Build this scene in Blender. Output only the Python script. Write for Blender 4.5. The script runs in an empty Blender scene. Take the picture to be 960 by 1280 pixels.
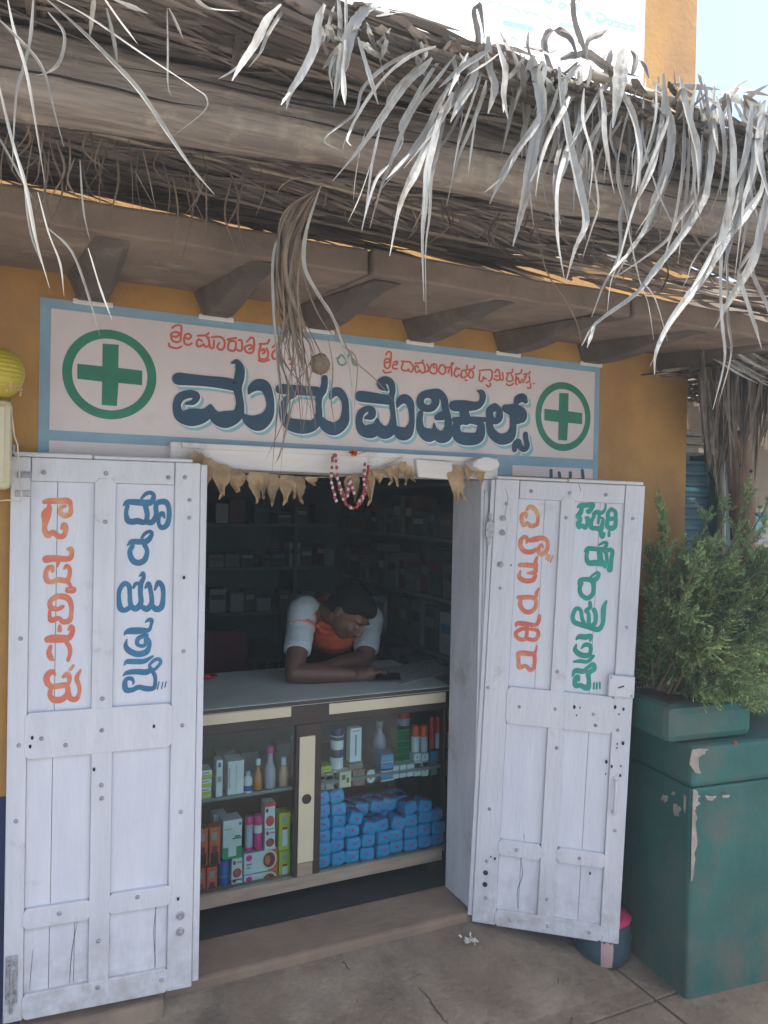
import bpy, bmesh, math, random
import numpy as np
from mathutils import Vector, Matrix
random.seed(7)
SC = bpy.context.scene
COL = SC.collection
# ------------------------------------------------------------------ camera
FPX = 960.0; YAW = math.radians(25.6); ROLL = .02; PIT = .0104
CAM = np.array([0, -2.5, 1.6])
_F0 = np.array([math.sin(YAW), math.cos(YAW), 0]); _R0 = np.array([math.cos(YAW), -math.sin(YAW), 0]); _Z = np.array([0, 0, 1.])
FW = _F0*math.cos(PIT)-_Z*math.sin(PIT); _U = _Z*math.cos(PIT)+_F0*math.sin(PIT)
RT = _R0*math.cos(ROLL)+_U*math.sin(ROLL); UP = _U*math.cos(ROLL)-_R0*math.sin(ROLL)
cam = bpy.data.cameras.new('camera'); camo = bpy.data.objects.new('camera', cam); COL.objects.link(camo)
camo.matrix_world = Matrix(((RT[0], UP[0], -FW[0], CAM[0]), (RT[1], UP[1], -FW[1], CAM[1]), (RT[2], UP[2], -FW[2], CAM[2]), (0, 0, 0, 1)))
cam.sensor_fit = 'VERTICAL'; cam.sensor_height = 36; cam.lens = 36*FPX/1280; cam.clip_end = 3000; cam.clip_start = .02
SC.camera = camo
SC.render.resolution_x = 768; SC.render.resolution_y = 1024
# ------------------------------------------------------------------ light
SUN_EL = math.radians(73); SUN_AZ = math.radians(135)      # azimuth clockwise from +Y
w = bpy.data.worlds.new('World'); SC.world = w; w.use_nodes = True
nt = w.node_tree; bg = nt.nodes['Background']
sky = nt.nodes.new('ShaderNodeTexSky'); sky.sky_type = 'NISHITA'; sky.sun_disc = False
sky.sun_elevation = SUN_EL; sky.sun_rotation = SUN_AZ; sky.dust_density = 3.5; sky.air_density = 1.0; sky.ozone_density = 1.0
nt.links.new(sky.outputs[0], bg.inputs[0]); bg.inputs[1].default_value = .15
sl = bpy.data.lights.new('sun', 'SUN'); sl.energy = 3.0; sl.angle = math.radians(.5); sl.color = (1, .97, .92)
so = bpy.data.objects.new('sun', sl); COL.objects.link(so)
sd = Vector((math.sin(SUN_AZ)*math.cos(SUN_EL), math.cos(SUN_AZ)*math.cos(SUN_EL), math.sin(SUN_EL)))
so.rotation_euler = sd.to_track_quat('Z', 'Y').to_euler(); so.location = (0, -3, 8)
SC.view_settings.view_transform = 'Standard'; SC.view_settings.look = 'None'
SC.view_settings.exposure = 1.5; SC.view_settings.gamma = 1
SC.cycles.max_bounces = 8; SC.cycles.transparent_max_bounces = 12
# ------------------------------------------------------------------ rays and planes
def ray(x, y): return FW+(x-480)/FPX*RT-(y-640)/FPX*UP
def hit(x, y, o, n):
    d = ray(x, y); return CAM+d*(((np.array(o)-CAM)@np.array(n))/(d@np.array(n)))
def P(x, y, Y=0.): return hit(x, y, (0, Y, 0), (0, 1, 0))
# ------------------------------------------------------------------ materials
def lin(h):
    return tuple(h)+(1,)
_m = {}
def mat(name, c1, c2=None, scale=6, rough=.6, bump=0, bscale=60, metal=0, spec=.5, dirt=None, dscale=2.5, dlo=.55, dhi=.75,
        stretch=None, island=0, detail=6, wave=None, trans=0, coord='Object', c3=None, grime=None):
    if name in _m: return _m[name]
    m = bpy.data.materials.new(name); m.use_nodes = True; t = m.node_tree; N = t.nodes; L = t.links
    b = N['Principled BSDF']; b.inputs['Roughness'].default_value = rough; b.inputs['Metallic'].default_value = metal
    b.inputs['Specular IOR Level'].default_value = spec
    tc = N.new('ShaderNodeTexCoord'); mp = N.new('ShaderNodeMapping'); L.new(tc.outputs[coord], mp.inputs[0])
    if stretch: mp.inputs['Scale'].default_value = stretch
    n1 = N.new('ShaderNodeTexNoise'); n1.inputs['Scale'].default_value = scale; n1.inputs['Detail'].default_value = detail
    n1.inputs['Roughness'].default_value = .6
    L.new(mp.outputs[0], n1.inputs[0])
    r = N.new('ShaderNodeValToRGB'); r.color_ramp.elements[0].position = .32; r.color_ramp.elements[1].position = .68
    c2 = c2 or tuple(x*.8 for x in c1)
    r.color_ramp.elements[0].color = lin(c2); r.color_ramp.elements[1].color = lin(c1)
    if c3:
        e = r.color_ramp.elements.new(.5); e.color = lin(c3)
    L.new(n1.outputs[0], r.inputs[0]); col = r.outputs[0]
    if island:
        g = N.new('ShaderNodeNewGeometry'); hv = N.new('ShaderNodeHueSaturation')
        mr = N.new('ShaderNodeMapRange'); mr.inputs[3].default_value = 1-island; mr.inputs[4].default_value = 1+island*.6
        oi = N.new('ShaderNodeObjectInfo'); ad = N.new('ShaderNodeMath'); ad.operation = 'ADD'; fr = N.new('ShaderNodeMath'); fr.operation = 'FRACT'
        L.new(g.outputs['Random Per Island'], ad.inputs[0]); L.new(oi.outputs['Random'], ad.inputs[1]); L.new(ad.outputs[0], fr.inputs[0])
        L.new(fr.outputs[0], mr.inputs[0]); L.new(mr.outputs[0], hv.inputs['Value']); L.new(col, hv.inputs['Color']); col = hv.outputs[0]
    if dirt:
        n2 = N.new('ShaderNodeTexNoise'); n2.inputs['Scale'].default_value = dscale; n2.inputs['Detail'].default_value = 9; n2.inputs['Roughness'].default_value = .68
        L.new(tc.outputs[coord], n2.inputs[0])
        mr = N.new('ShaderNodeMapRange'); mr.inputs[1].default_value = dlo; mr.inputs[2].default_value = dhi
        L.new(n2.outputs[0], mr.inputs[0])
        mx = N.new('ShaderNodeMixRGB'); L.new(mr.outputs[0], mx.inputs[0]); L.new(col, mx.inputs[1]); mx.inputs[2].default_value = lin(dirt); col = mx.outputs[0]
    if grime:
        gc, gz0, gz1, gs = grime; sx_ = N.new('ShaderNodeSeparateXYZ'); L.new(tc.outputs['Object'], sx_.inputs[0]); g1 = N.new('ShaderNodeMapRange'); g1.inputs[1].default_value = gz0; g1.inputs[2].default_value = gz1
        g1.inputs[3].default_value = 1; g1.inputs[4].default_value = 0; L.new(sx_.outputs[2], g1.inputs[0])
        n4 = N.new('ShaderNodeTexNoise'); n4.inputs['Scale'].default_value = gs; n4.inputs['Detail'].default_value = 10; n4.inputs['Roughness'].default_value = .7; L.new(tc.outputs['Object'], n4.inputs[0])
        g2 = N.new('ShaderNodeMapRange'); g2.inputs[1].default_value = .38; g2.inputs[2].default_value = .62; L.new(n4.outputs[0], g2.inputs[0])
        gm_ = N.new('ShaderNodeMath'); gm_.operation = 'MULTIPLY'; L.new(g1.outputs[0], gm_.inputs[0]); L.new(g2.outputs[0], gm_.inputs[1])
        gx = N.new('ShaderNodeMixRGB'); L.new(gm_.outputs[0], gx.inputs[0]); L.new(col, gx.inputs[1]); gx.inputs[2].default_value = lin(gc); col = gx.outputs[0]
    L.new(col, b.inputs['Base Color'])
    if bump:
        n3 = N.new('ShaderNodeTexNoise'); n3.inputs['Scale'].default_value = bscale; n3.inputs['Detail'].default_value = 5
        L.new(mp.outputs[0], n3.inputs[0]); bp = N.new('ShaderNodeBump'); bp.inputs['Strength'].default_value = bump; bp.inputs['Distance'].default_value = .01
        L.new(n3.outputs[0], bp.inputs['Height']); L.new(bp.outputs[0], b.inputs['Normal'])
    if trans:
        tr = N.new('ShaderNodeBsdfTranslucent'); L.new(col, tr.inputs[0]); ms = N.new('ShaderNodeMixShader'); ms.inputs[0].default_value = trans
        L.new(b.outputs[0], ms.inputs[1]); L.new(tr.outputs[0], ms.inputs[2]); L.new(ms.outputs[0], N['Material Output'].inputs[0])
    _m[name] = m; return m
def glassmat():
    m = bpy.data.materials.new('thin_glass'); m.use_nodes = True; t = m.node_tree; N = t.nodes; L = t.links
    for n in list(N):
        if n.type == 'BSDF_PRINCIPLED': N.remove(n)
    tr = N.new('ShaderNodeBsdfTransparent'); tr.inputs[0].default_value = (.86, .93, .93, 1); gl = N.new('ShaderNodeBsdfGlossy'); gl.inputs['Roughness'].default_value = .06
    fr = N.new('ShaderNodeFresnel'); fr.inputs[0].default_value = 1.35; ms = N.new('ShaderNodeMixShader')
    L.new(fr.outputs[0], ms.inputs[0]); L.new(tr.outputs[0], ms.inputs[1]); L.new(gl.outputs[0], ms.inputs[2]); L.new(ms.outputs[0], N['Material Output'].inputs[0])
    return m
M_wall = mat('ochre_limewash', (.47, .26, .075), (.36, .19, .055), 3, .9, .25, 40, dirt=(.24, .13, .07), dscale=1.6, dlo=.5, dhi=.78)
M_dado = mat('indigo_dado', (.035, .05, .12), (.02, .03, .07), 4, .8, .2, 40)
M_wallin = mat('interior_plaster', (.16, .22, .22), (.11, .16, .16), 3, .85)
M_sign = mat('sign_white_paint', (.64, .57, .55), (.58, .51, .49), 5, .8, .12, 50, dirt=(.5, .42, .38), dscale=5, dlo=.6, dhi=.9)
M_band = mat('sign_blue_band', (.24, .37, .45), (.20, .31, .38), 7, .75, .08, 50)
M_green = mat('emblem_green_paint', (.03, .21, .13), (.02, .15, .09), 9, .65)
M_navy = mat('letter_navy_paint', (.024, .07, .125), (.018, .05, .085), 9, .6)
M_teal = mat('letter_teal_shadow_paint', (.24, .46, .49), (.20, .39, .43), 9, .7)
M_cream = mat('letter_white_edge_paint', (.75, .74, .70), None, 9, .7)
M_red = mat('letter_red_paint', (.62, .13, .08), (.50, .10, .07), 22, .7)
M_greentxt = mat('letter_pale_green_paint', (.12, .27, .18), (.2, .3, .2), 22, .7)
M_orange = mat('letter_orange_paint', (.58, .12, .08), (.62, .36, .15), 11, .65, c3=(.60, .17, .10), detail=3, dirt=(.66, .52, .48), dscale=26, dlo=.60, dhi=.85)
M_blue = mat('letter_blue_paint', (.028, .10, .20), (.035, .18, .30), 8, .6, detail=3, dirt=(.25, .36, .44), dscale=26, dlo=.60, dhi=.88)
M_tgreen = mat('letter_sea_green_paint', (.015, .22, .16), (.025, .31, .25), 8, .6, detail=3, dirt=(.25, .48, .42), dscale=26, dlo=.60, dhi=.88)
M_door = mat('white_door_paint', (.62, .615, .63), (.54, .54, .56), 3, .55, .30, 14, stretch=(6, 6, 1), dirt=(.36, .31, .27), dscale=9, dlo=.60, dhi=.80, grime=((.36, .33, .30), -.10, .32, 14))
M_board = mat('white_board_paint', (.64, .64, .66), (.57, .575, .61), 3, .55, .22, 16, stretch=(6, 6, 1), dirt=(.42, .39, .37), dscale=8, dlo=.62, dhi=.84, grime=((.40, .37, .35), -.10, .30, 16))
M_edge = mat('bare_grey_wood', (.34, .31, .28), (.20, .17, .15), 4, .85, .4, 20, stretch=(3, 3, 12))
M_gap = mat('dark_gap', (.03, .03, .03), None, 5, 1)
M_bolt = mat('painted_bolt', (.45, .46, .48), (.22, .2, .2), 60, .5, metal=.2)
M_jamb = mat('grey_frame_paint', (.54, .54, .57), (.43, .43, .46), 4, .6, .25, 18, stretch=(5, 5, 1), dirt=(.27, .21, .19), dscale=4, dlo=.55, dhi=.75)
M_lintel = mat('lintel_paint', (.68, .64, .60), (.58, .54, .50), 4, .7, .25, 18, stretch=(1, 5, 5), dirt=(.32, .25, .2), dscale=5, dlo=.6, dhi=.8)
M_stone = mat('weathered_slab_stone', (.26, .19, .14), (.15, .11, .085), 5, .95, .8, 18, dirt=(.40, .33, .27), dscale=4.5, dlo=.56, dhi=.74, detail=12)
M_log = mat('weathered_log', (.33, .28, .23), (.15, .12, .10), 5, .95, 1.0, 9, stretch=(.7, 7, 7), dirt=(.46, .40, .30), dscale=8, dlo=.54, dhi=.72, detail=12)
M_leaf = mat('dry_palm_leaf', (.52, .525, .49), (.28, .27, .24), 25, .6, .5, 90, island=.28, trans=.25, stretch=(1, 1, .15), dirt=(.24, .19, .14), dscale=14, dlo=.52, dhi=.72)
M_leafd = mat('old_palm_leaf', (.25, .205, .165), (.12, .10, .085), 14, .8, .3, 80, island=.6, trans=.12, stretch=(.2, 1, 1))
M_strand = mat('brown_palm_strand', (.24, .18, .12), (.15, .11, .08), 20, .8, island=.4)
M_ground = mat('worn_cement_ground', (.185, .135, .092), (.095, .073, .054), 4, .9, .8, 40, dirt=(.24, .19, .135), dscale=3.2, dlo=.48, dhi=.68, detail=12)
M_thresh = mat('threshold_stone', (.26, .185, .125), (.165, .115, .08), 4, .9, .6, 26, dirt=(.13, .10, .085), dscale=3, dlo=.52, dhi=.75)
M_street = mat('sandy_street', (.27, .25, .225), (.21, .195, .175), 1.5, .95, .3, 20)
M_plant = mat('green_planter_paint', (.014, .115, .095), (.010, .072, .062), 3.5, .7, .3, 26, dirt=(.085, .09, .07), dscale=3.2, dlo=.48, dhi=.72, detail=10, grime=((.10, .095, .07), .05, .40, 5))
M_chip = mat('bare_plaster', (.34, .30, .25), (.22, .19, .16), 20, .95, .5, 60)
M_leafg = mat('juniper_green', (.27, .37, .14), (.15, .25, .095), 3, .7, island=.5, trans=.25)
M_leafy = mat('juniper_tip_green', (.44, .50, .17), (.30, .38, .13), 3, .7, island=.4, trans=.25)
M_bark = mat('brown_bark', (.24, .15, .095), (.13, .085, .055), 8, .95, .6, 30, stretch=(4, 4, 1))
M_dark = mat('dark_brown_laminate', (.035, .024, .02), (.025, .018, .015), 5, .45)
M_lamin = mat('cream_laminate', (.58, .52, .36), (.52, .46, .31), 5, .5)
M_rawwood = mat('raw_wood_rail', (.33, .26, .19), (.21, .165, .12), 5, .8, .3, 20, stretch=(1, 6, 6))
M_top = mat('grey_counter_top', (.60, .66, .58), (.50, .56, .49), 5, .4)
M_cabin = mat('cabinet_inner', (.20, .24, .23), (.15, .18, .18), 5, .7)
M_shut = mat('blue_shutter', (.035, .10, .13), (.025, .075, .10), 5, .5)
M_skin = mat('brown_skin', (.125, .062, .042), (.095, .047, .032), 30, .5, .05, 200)
M_hair = mat('black_hair', (.006, .006, .006), (.010, .009, .009), 60, .8, .6, 120, spec=.15)
M_shirt = mat('orange_shirt', (.58, .11, .045), (.46, .085, .035), 10, .9, .9, 16)
M_sleeve = mat('grey_sleeve', (.40, .47, .48), (.32, .39, .40), 10, .9, .9, 18)
M_stripe = mat('coral_stripe', (.62, .19, .15), None, 10, .85)
M_trouser = mat('dark_trousers', (.03, .035, .05), None, 8, .9)
M_glass = glassmat()
M_white = mat('matt_white_card', (.62, .66, .66), (.54, .58, .58), 8, .55)
M_black = mat('black_plastic', (.012, .013, .016), None, 8, .3)
def flat(name, c, rough=.5): return mat(name, c, tuple(x*.82 for x in c), 12, rough)
# ------------------------------------------------------------------ object helpers
WM = {}; FLIP = set()
def thing(name, label, cat, loc=(0, 0, 0), rotz=0, group=None, mw=None):
    o = bpy.data.objects.new(name, None); COL.objects.link(o); o.empty_display_size = .1
    Mx = mw if mw is not None else Matrix.Translation(Vector(loc)) @ Matrix.Rotation(rotz, 4, 'Z')
    o.matrix_world = Mx; WM[o.name] = Mx.copy()
    o['label'] = label; o['category'] = cat
    if group: o['group'] = group
    return o
class MB:
    def __init__(s): s.v = []; s.f = []
    def box(s, x0, x1, y0, y1, z0, z1):
        i = len(s.v); s.v += [(x, y, z) for z in (z0, z1) for y in (y0, y1) for x in (x0, x1)]
        s.f += [(i, i+2, i+3, i+1), (i+4, i+5, i+7, i+6), (i, i+1, i+5, i+4), (i+2, i+6, i+7, i+3), (i, i+4, i+6, i+2), (i+1, i+3, i+7, i+5)]; return s
    def hexa(s, p):     # 8 corners ordered like box
        i = len(s.v); s.v += [tuple(q) for q in p]
        s.f += [(i, i+2, i+3, i+1), (i+4, i+5, i+7, i+6), (i, i+1, i+5, i+4), (i+2, i+6, i+7, i+3), (i, i+4, i+6, i+2), (i+1, i+3, i+7, i+5)]; return s
    def tube(s, pts, rad, n=8, flatz=1.0):
        pts = [Vector(p) for p in pts]
        if not hasattr(rad, '__len__'): rad = [rad]*len(pts)
        i0 = len(s.v); nrm = None
        for k, p in enumerate(pts):
            t = (pts[min(k+1, len(pts)-1)]-pts[max(k-1, 0)]).normalized()
            if nrm is None: nrm = t.orthogonal().normalized()
            nrm = (nrm-t*nrm.dot(t)).normalized(); b = t.cross(nrm)
            for j in range(n):
                a = 2*math.pi*j/n; q = p+(nrm*math.cos(a)+b*math.sin(a)*flatz)*rad[k]; s.v.append(tuple(q))
        for k in range(len(pts)-1):
            for j in range(n):
                a = i0+k*n+j; c = i0+k*n+(j+1) % n; s.f.append((a, c, c+n, a+n))
        s.f.append(tuple(i0+j for j in range(n))[::-1]); e = i0+(len(pts)-1)*n; s.f.append(tuple(e+j for j in range(n))); return s
    def lathe(s, c, prof, n=20, axis='Z'):
        i0 = len(s.v)
        for r, h in prof:
            for j in range(n):
                a = 2*math.pi*j/n
                if axis == 'Z': s.v.append((c[0]+r*math.cos(a), c[1]+r*math.sin(a), c[2]+h))
                else: s.v.append((c[0]+r*math.cos(a), c[1]-h, c[2]+r*math.sin(a)))
        for k in range(len(prof)-1):
            for j in range(n):
                a = i0+k*n+j; b = i0+k*n+(j+1) % n; s.f.append((a, b, b+n, a+n) if axis == 'Z' else (a, b, b+n, a+n))
        s.f.append(tuple(i0+j for j in range(n))[::-1]); e = i0+(len(prof)-1)*n; s.f.append(tuple(e+j for j in range(n))); return s
    def ball(s, c, r, n=12, m=8, R=None):
        if not hasattr(r, '__len__'): r = (r, r, r)
        i0 = len(s.v); c = Vector(c)
        for k in range(1, m):
            th = math.pi*k/m
            for j in range(n):
                a = 2*math.pi*j/n; q = Vector((r[0]*math.sin(th)*math.cos(a), r[1]*math.sin(th)*math.sin(a), r[2]*math.cos(th)))
                if R is not None: q = R @ q
                s.v.append(tuple(c+q))
        top = len(s.v); q = Vector((0, 0, r[2])); q = R @ q if R is not None else q; s.v += [tuple(c+q), tuple(c-q)]
        for k in range(m-2):
            for j in range(n):
                a = i0+k*n+j; b = i0+k*n+(j+1) % n; s.f.append((a, a+n, b+n, b))
        for j in range(n):
            s.f.append((top, i0+j, i0+(j+1) % n)); e = i0+(m-2)*n; s.f.append((top+1, e+(j+1) % n, e+j))
        return s
    def leaf(s, pts, ws, side, fold=.25, up=None):
        """folded blade: centre line pts, half-widths ws, side vectors"""
        i0 = len(s.v); n = len(pts)
        for k in range(n):
            p = Vector(pts[k]); t = (Vector(pts[min(k+1, n-1)])-Vector(pts[max(k-1, 0)])).normalized()
            sv = Vector(side[k]) if isinstance(side, list) else Vector(side)
            sv = (sv-t*sv.dot(t)).normalized(); nn = t.cross(sv)
            h = ws[k]/2
            s.v += [tuple(p+sv*h+nn*h*fold), tuple(p-nn*h*fold), tuple(p-sv*h+nn*h*fold)]
        for k in range(n-1):
            a = i0+3*k; s.f += [(a, a+1, a+4, a+3), (a+1, a+2, a+5, a+4)]
        return s
    def build(s, name, m, parent=None, smooth=False, local=False, bevel=0, label=None, kind=None, sub=0, weld=False):
        me = bpy.data.meshes.new(name); vs = s.v
        if local and parent.name in FLIP: vs = [(-a, b_, c) for a, b_, c in vs]; s.f = [f[::-1] for f in s.f]
        if parent is not None and not local:
            inv = WM[parent.name].inverted(); vs = [tuple(inv @ Vector(v)) for v in vs]
        me.from_pydata([tuple(map(float, v)) for v in vs], [], s.f); me.update()
        if m: me.materials.append(m)
        if smooth: me.polygons.foreach_set('use_smooth', [True]*len(me.polygons))
        o = bpy.data.objects.new(name, me); COL.objects.link(o)
        if parent is not None:
            o.parent = parent; WM[o.name] = WM[parent.name]
        else: WM[o.name] = Matrix.Identity(4)
        if bevel:
            b = o.modifiers.new('bevel', 'BEVEL'); b.width = bevel; b.segments = 2; b.limit_method = 'ANGLE'
        if sub:
            b = o.modifiers.new('sub', 'SUBSURF'); b.levels = sub; b.render_levels = sub
        if label: o['label'] = label
        if kind: o['kind'] = kind
        return o
def tag(o, label, cat, group=None, kind=None):
    o['label'] = label; o['category'] = cat
    if group: o['group'] = group
    if kind: o['kind'] = kind
    return o
def crv(pts, n=6):
    """Catmull-Rom through tuples"""
    p = [np.array(q, float) for q in pts]
    if len(p) < 3:
        return [p[0]+(p[-1]-p[0])*t for t in np.linspace(0, 1, n+1)]
    p = [2*p[0]-p[1]]+p+[2*p[-1]-p[-2]]; out = []
    for i in range(1, len(p)-2):
        for k in range(n):
            t = k/n; a, b, c, d = p[i-1:i+3]
            out.append(.5*((2*b)+(-a+c)*t+(2*a-5*b+4*c-d)*t*t+(-a+3*b-3*c+d)*t**3))
    out.append(p[-2]); return out
def stroke2d(pts, grow=0, n=5, cap=True):
    c = crv([q if len(q) == 3 else (*q, 14) for q in pts], n)
    c = [np.array([q[0], q[1], max(q[2], 4)+2*grow]) for q in c]
    V = []; F = []
    for k, q in enumerate(c):
        t = c[min(k+1, len(c)-1)][:2]-c[max(k-1, 0)][:2]; L = np.hypot(*t) or 1; nx = np.array([-t[1], t[0]])/L*q[2]/2
        V += [q[:2]+nx, q[:2]-nx]
    for k in range(len(c)-1):
        F.append((2*k, 2*k+1, 2*k+3, 2*k+2))
    polys = [[V[i] for i in f] for f in F]
    # joints as discs so that sharp turns close
    keys = [0, len(c)-1]+list(range(0, len(c), n)) if cap else []
    discs = []
    for k in set(keys):
        r = c[k][2]/2*.98; discs.append([c[k][:2]+r*np.array([math.cos(a), math.sin(a)]) for a in np.linspace(0, 2*math.pi, 15)[:-1]])
    return polys, discs
_eps = [0]
def letters(parent, strokes, region, scale, plane, material, name='letter', grow=0, base=.0012, off=(0, 0)):
    """strokes traced on the painted surface, in enlarged pixels of one region, laid on that surface"""
    o, n = plane; n = np.array(n, float)
    mb = MB()
    for si, st in enumerate(strokes):
        polys, discs = stroke2d(st, grow)
        e = base
        for lay, items in ((0, polys), (.0, discs)):
            for pl in items:
                e += .000003
                i = len(mb.v)
                for q in pl:
                    p = hit(region[0]+(q[0]+off[0])/scale, region[1]+(q[1]+off[1])/scale, o, n)+n*(e+lay)
                    mb.v.append(tuple(p))
                mb.f.append(tuple(range(i, len(mb.v))))
    return mb.build(name, material, parent)
def mwpoint(Mx, p): return np.array(Mx @ Vector(p))
# ================================================================== SETTING
def struct(o): o['kind'] = 'structure'; return o
g = MB(); nx = 46
xs = np.linspace(-60, 60, 3).tolist()
g.v += [(-400, -400, -.16), (400, -400, -.16), (400, 400, -.16), (-400, 400, -.16)]; g.f.append((0, 1, 2, 3))
struct(g.build('street', M_street))
# porch paving: separate worn slabs with open joints
pv = struct(MB().box(-1.6, 4.6, -1.45, .0, -.155, -.142).build('pavement', M_gap))
rr = random.Random(3); k = 0
x = -1.6
cuts = [-1.6, -.75, .02, .52, 1.02, 1.52, 2.05, 2.8, 3.7, 4.6]
for i in range(len(cuts)-1):
    ys = [-1.45, -.98+rr.uniform(-.05, .05), -.52+rr.uniform(-.04, .04), -.012]
    for j in range(3):
        dz = rr.uniform(-.004, .004); gp = .004
        mb = MB(); x0, x1, y0, y1 = cuts[i]+gp, cuts[i+1]-gp, ys[j]+gp, ys[j+1]-gp
        q = [rr.uniform(-.006, .006) for _ in range(4)]
        mb.hexa([(x0, y0, -.142), (x1, y0, -.142), (x0, y1, -.142), (x1, y1, -.142), (x0, y0, -.12+dz+q[0]*.3), (x1, y0, -.12+dz+q[1]*.3), (x0, y1, -.12+dz+q[2]*.3), (x1, y1, -.12+dz+q[3]*.3)])
        mb.build('paving_slab', M_ground, pv, bevel=.004)
# ------------------------------------------------------------------ shop building
B = thing('shop_building', 'ochre plastered shop with an open white framed doorway and stone eave slab', 'building', (0, 0, 0))
mb = MB()
mb.box(-3.0, .435, 0, .19, -.15, 4.6); mb.box(1.665, 2.68, 0, .19, -.15, 4.6); mb.box(.435, 1.665, 0, .19, 1.788, 4.6)
mb.build('wall', M_wall, B)
mb = MB(); mb.box(-3.0, .03, -.003, .0, -.15, .72); mb.box(1.668, 2.677, -.003, 0, -.15, .72); mb.build('painted_dado', M_dado, B)
mb = MB(); mb.box(-3.0, -1.0, .19, 3.4, -.05, 2.75); mb.box(2.45, 2.68, .19, 3.4, -.05, 2.75); mb.box(-1.0, 2.45, 2.9, 3.1, -.05, 2.75)
mb.build('inner_wall', M_wallin, B)
MB().box(-1.0, 2.45, .19, 2.9, 2.6, 2.75).build('ceiling', M_wallin, B)
MB().box(-1.0, 2.45, .19, 2.9, -.05, .035).build('floor', mat('dark_floor', (.035, .034, .032), (.022, .021, .02), 5, .8), B)  # near-black floor colour over the whole room
# roof block behind (parapet return)
MB().box(-3.0, 2.68, .19, 3.4, 2.75, 4.55).build('upper_storey', M_wall, B)
# threshold with uneven front
MB().hexa([(.44, -.012, -.14), (1.66, -.012, -.14), (.44, .2, -.14), (1.66, .2, -.14), (.44, -.012, .042), (1.66, -.012, .038), (.44, .2, .05), (1.66, .2, .05)]).build('threshold', M_thresh, B, bevel=.012)
mb = MB(); rq = random.Random(6); NX, NY = 40, 14
for i in range(NX+1):
    for j in range(NY+1):
        x = .02+1.98*i/NX; t = j/NY; y = -.014-.46*t-.03*math.sin(x*3.1)*t; e = min(1, min(i, NX-i)/4)
        z = .006-.130*(t**.75)-.05*(1-e)*(1-t)+(rq.uniform(-.0022, .0022)+.003*math.sin(x*9+y*13))*(1 if 0 < j < NY else 0)
        mb.v.append((x, y, max(z, -.126) if j < NY else -.13))
for i in range(NX):
    for j in range(NY): a = i*(NY+1)+j; mb.f.append((a, a+1, a+NY+2, a+NY+1))
mb.build('apron', M_ground, B, smooth=True)
MB().hexa([(.031, -.10, -.14), (.44, -.10, -.14), (.031, -.001, -.14), (.44, -.001, -.14), (.031, -.06, .03), (.44, -.06, .035), (.031, -.001, .05), (.44, -.001, .05)]).build('plinth', M_thresh, B, bevel=.01)
# frame
MB().box(1.597, 1.667, -.022, .188, .045, 1.70).build('door_jamb', M_jamb, B, bevel=.004)
MB().box(1.609, 1.625, -.030, -.0225, .1, 1.66).build('jamb_bead', M_jamb, B, bevel=.003)
MB().box(.433, .50, -.022, .188, .045, 1.70).build('door_jamb', M_jamb, B, bevel=.004)
MB().box(.435, 1.668, -.026, .188, 1.702, 1.784).build('lintel', M_lintel, B, bevel=.005)
MB().box(.47, 1.60, -.034, -.0265, 1.765, 1.783).build('lintel_moulding', M_lintel, B, bevel=.003)
MB().hexa([(1.31, -.046, 1.70), (1.46, -.046, 1.695), (1.31, -.027, 1.70), (1.46, -.027, 1.695), (1.30, -.046, 1.765), (1.45, -.046, 1.76), (1.30, -.027, 1.765), (1.45, -.027, 1.76)]).build('lintel_block', M_lintel, B, bevel=.003)
# end of the round lintel peg
mb = MB(); mb.lathe((0, 0, 0), [(.045, 0), (.05, .05), (.05, .075), (.044, .082)], 18, 'Y')
mb.v = [(1.565+v[0]*1.15, -.026+v[1], 1.755+v[2]*.55) for v in mb.v]; mb.build('lintel_peg', M_lintel, B, smooth=False)
# hinge straps on the right jamb
MB().box(1.625, 1.66, -.032, -.023, 1.50, 1.58).build('hinge_plate', M_bolt, B, bevel=.002)
# stone eave slab in several lengths, resting on corbels
sx = [-1.3, -.15, .86, 1.78, 2.35, 3.05]
for i in range(5):
    x0, x1 = sx[i]+.003, sx[i+1]-.003; e = rr.uniform(-.012, .012)
    mb = MB(); n = 9
    for k in range(n):
        t = k/(n-1); xx = x0+(x1-x0)*t; j1 = rr.uniform(-.006, .006); j2 = rr.uniform(-.005, .005)
        mb.v += [(xx, -.60+e+j1, 2.218+j2), (xx, -.002, 2.268), (xx, -.002, 2.345), (xx, -.60+e+j1*1.5, 2.29+j2)]
    for k in range(n-1):
        a = 4*k
        for q in range(4):
            mb.f.append((a+q, a+(q+1) % 4, a+4+(q+1) % 4, a+4+q))
    mb.f += [(3, 2, 1, 0), tuple(4*(n-1)+q for q in range(4))]
    mb.build('eave_slab', M_stone, B, bevel=.008)
def corbel(xc):
    mb = MB(); prof = [(-.002, 2.196), (-.10, 2.188), (-.20, 2.190), (-.30, 2.199), (-.40, 2.211), (-.50, 2.219), (-.56, 2.216)]
    for y, z in prof:
        wd = .054-.022*(-y/.56); zt = 2.268+y*.083-.001
        mb.v += [(xc-wd*1.35, y, zt), (xc+wd*1.35, y, zt), (xc+wd*.75, y, z+.0), (xc-wd*.75, y, z)]
    for k in range(len(prof)-1):
        a = 4*k
        for q in range(4): mb.f.append((a+q, a+4+q, a+4+(q+1) % 4, a+(q+1) % 4))
    mb.f += [(0, 1, 2, 3), tuple(4*(len(prof)-1)+q for q in range(4))[::-1]]
    return mb
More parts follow.
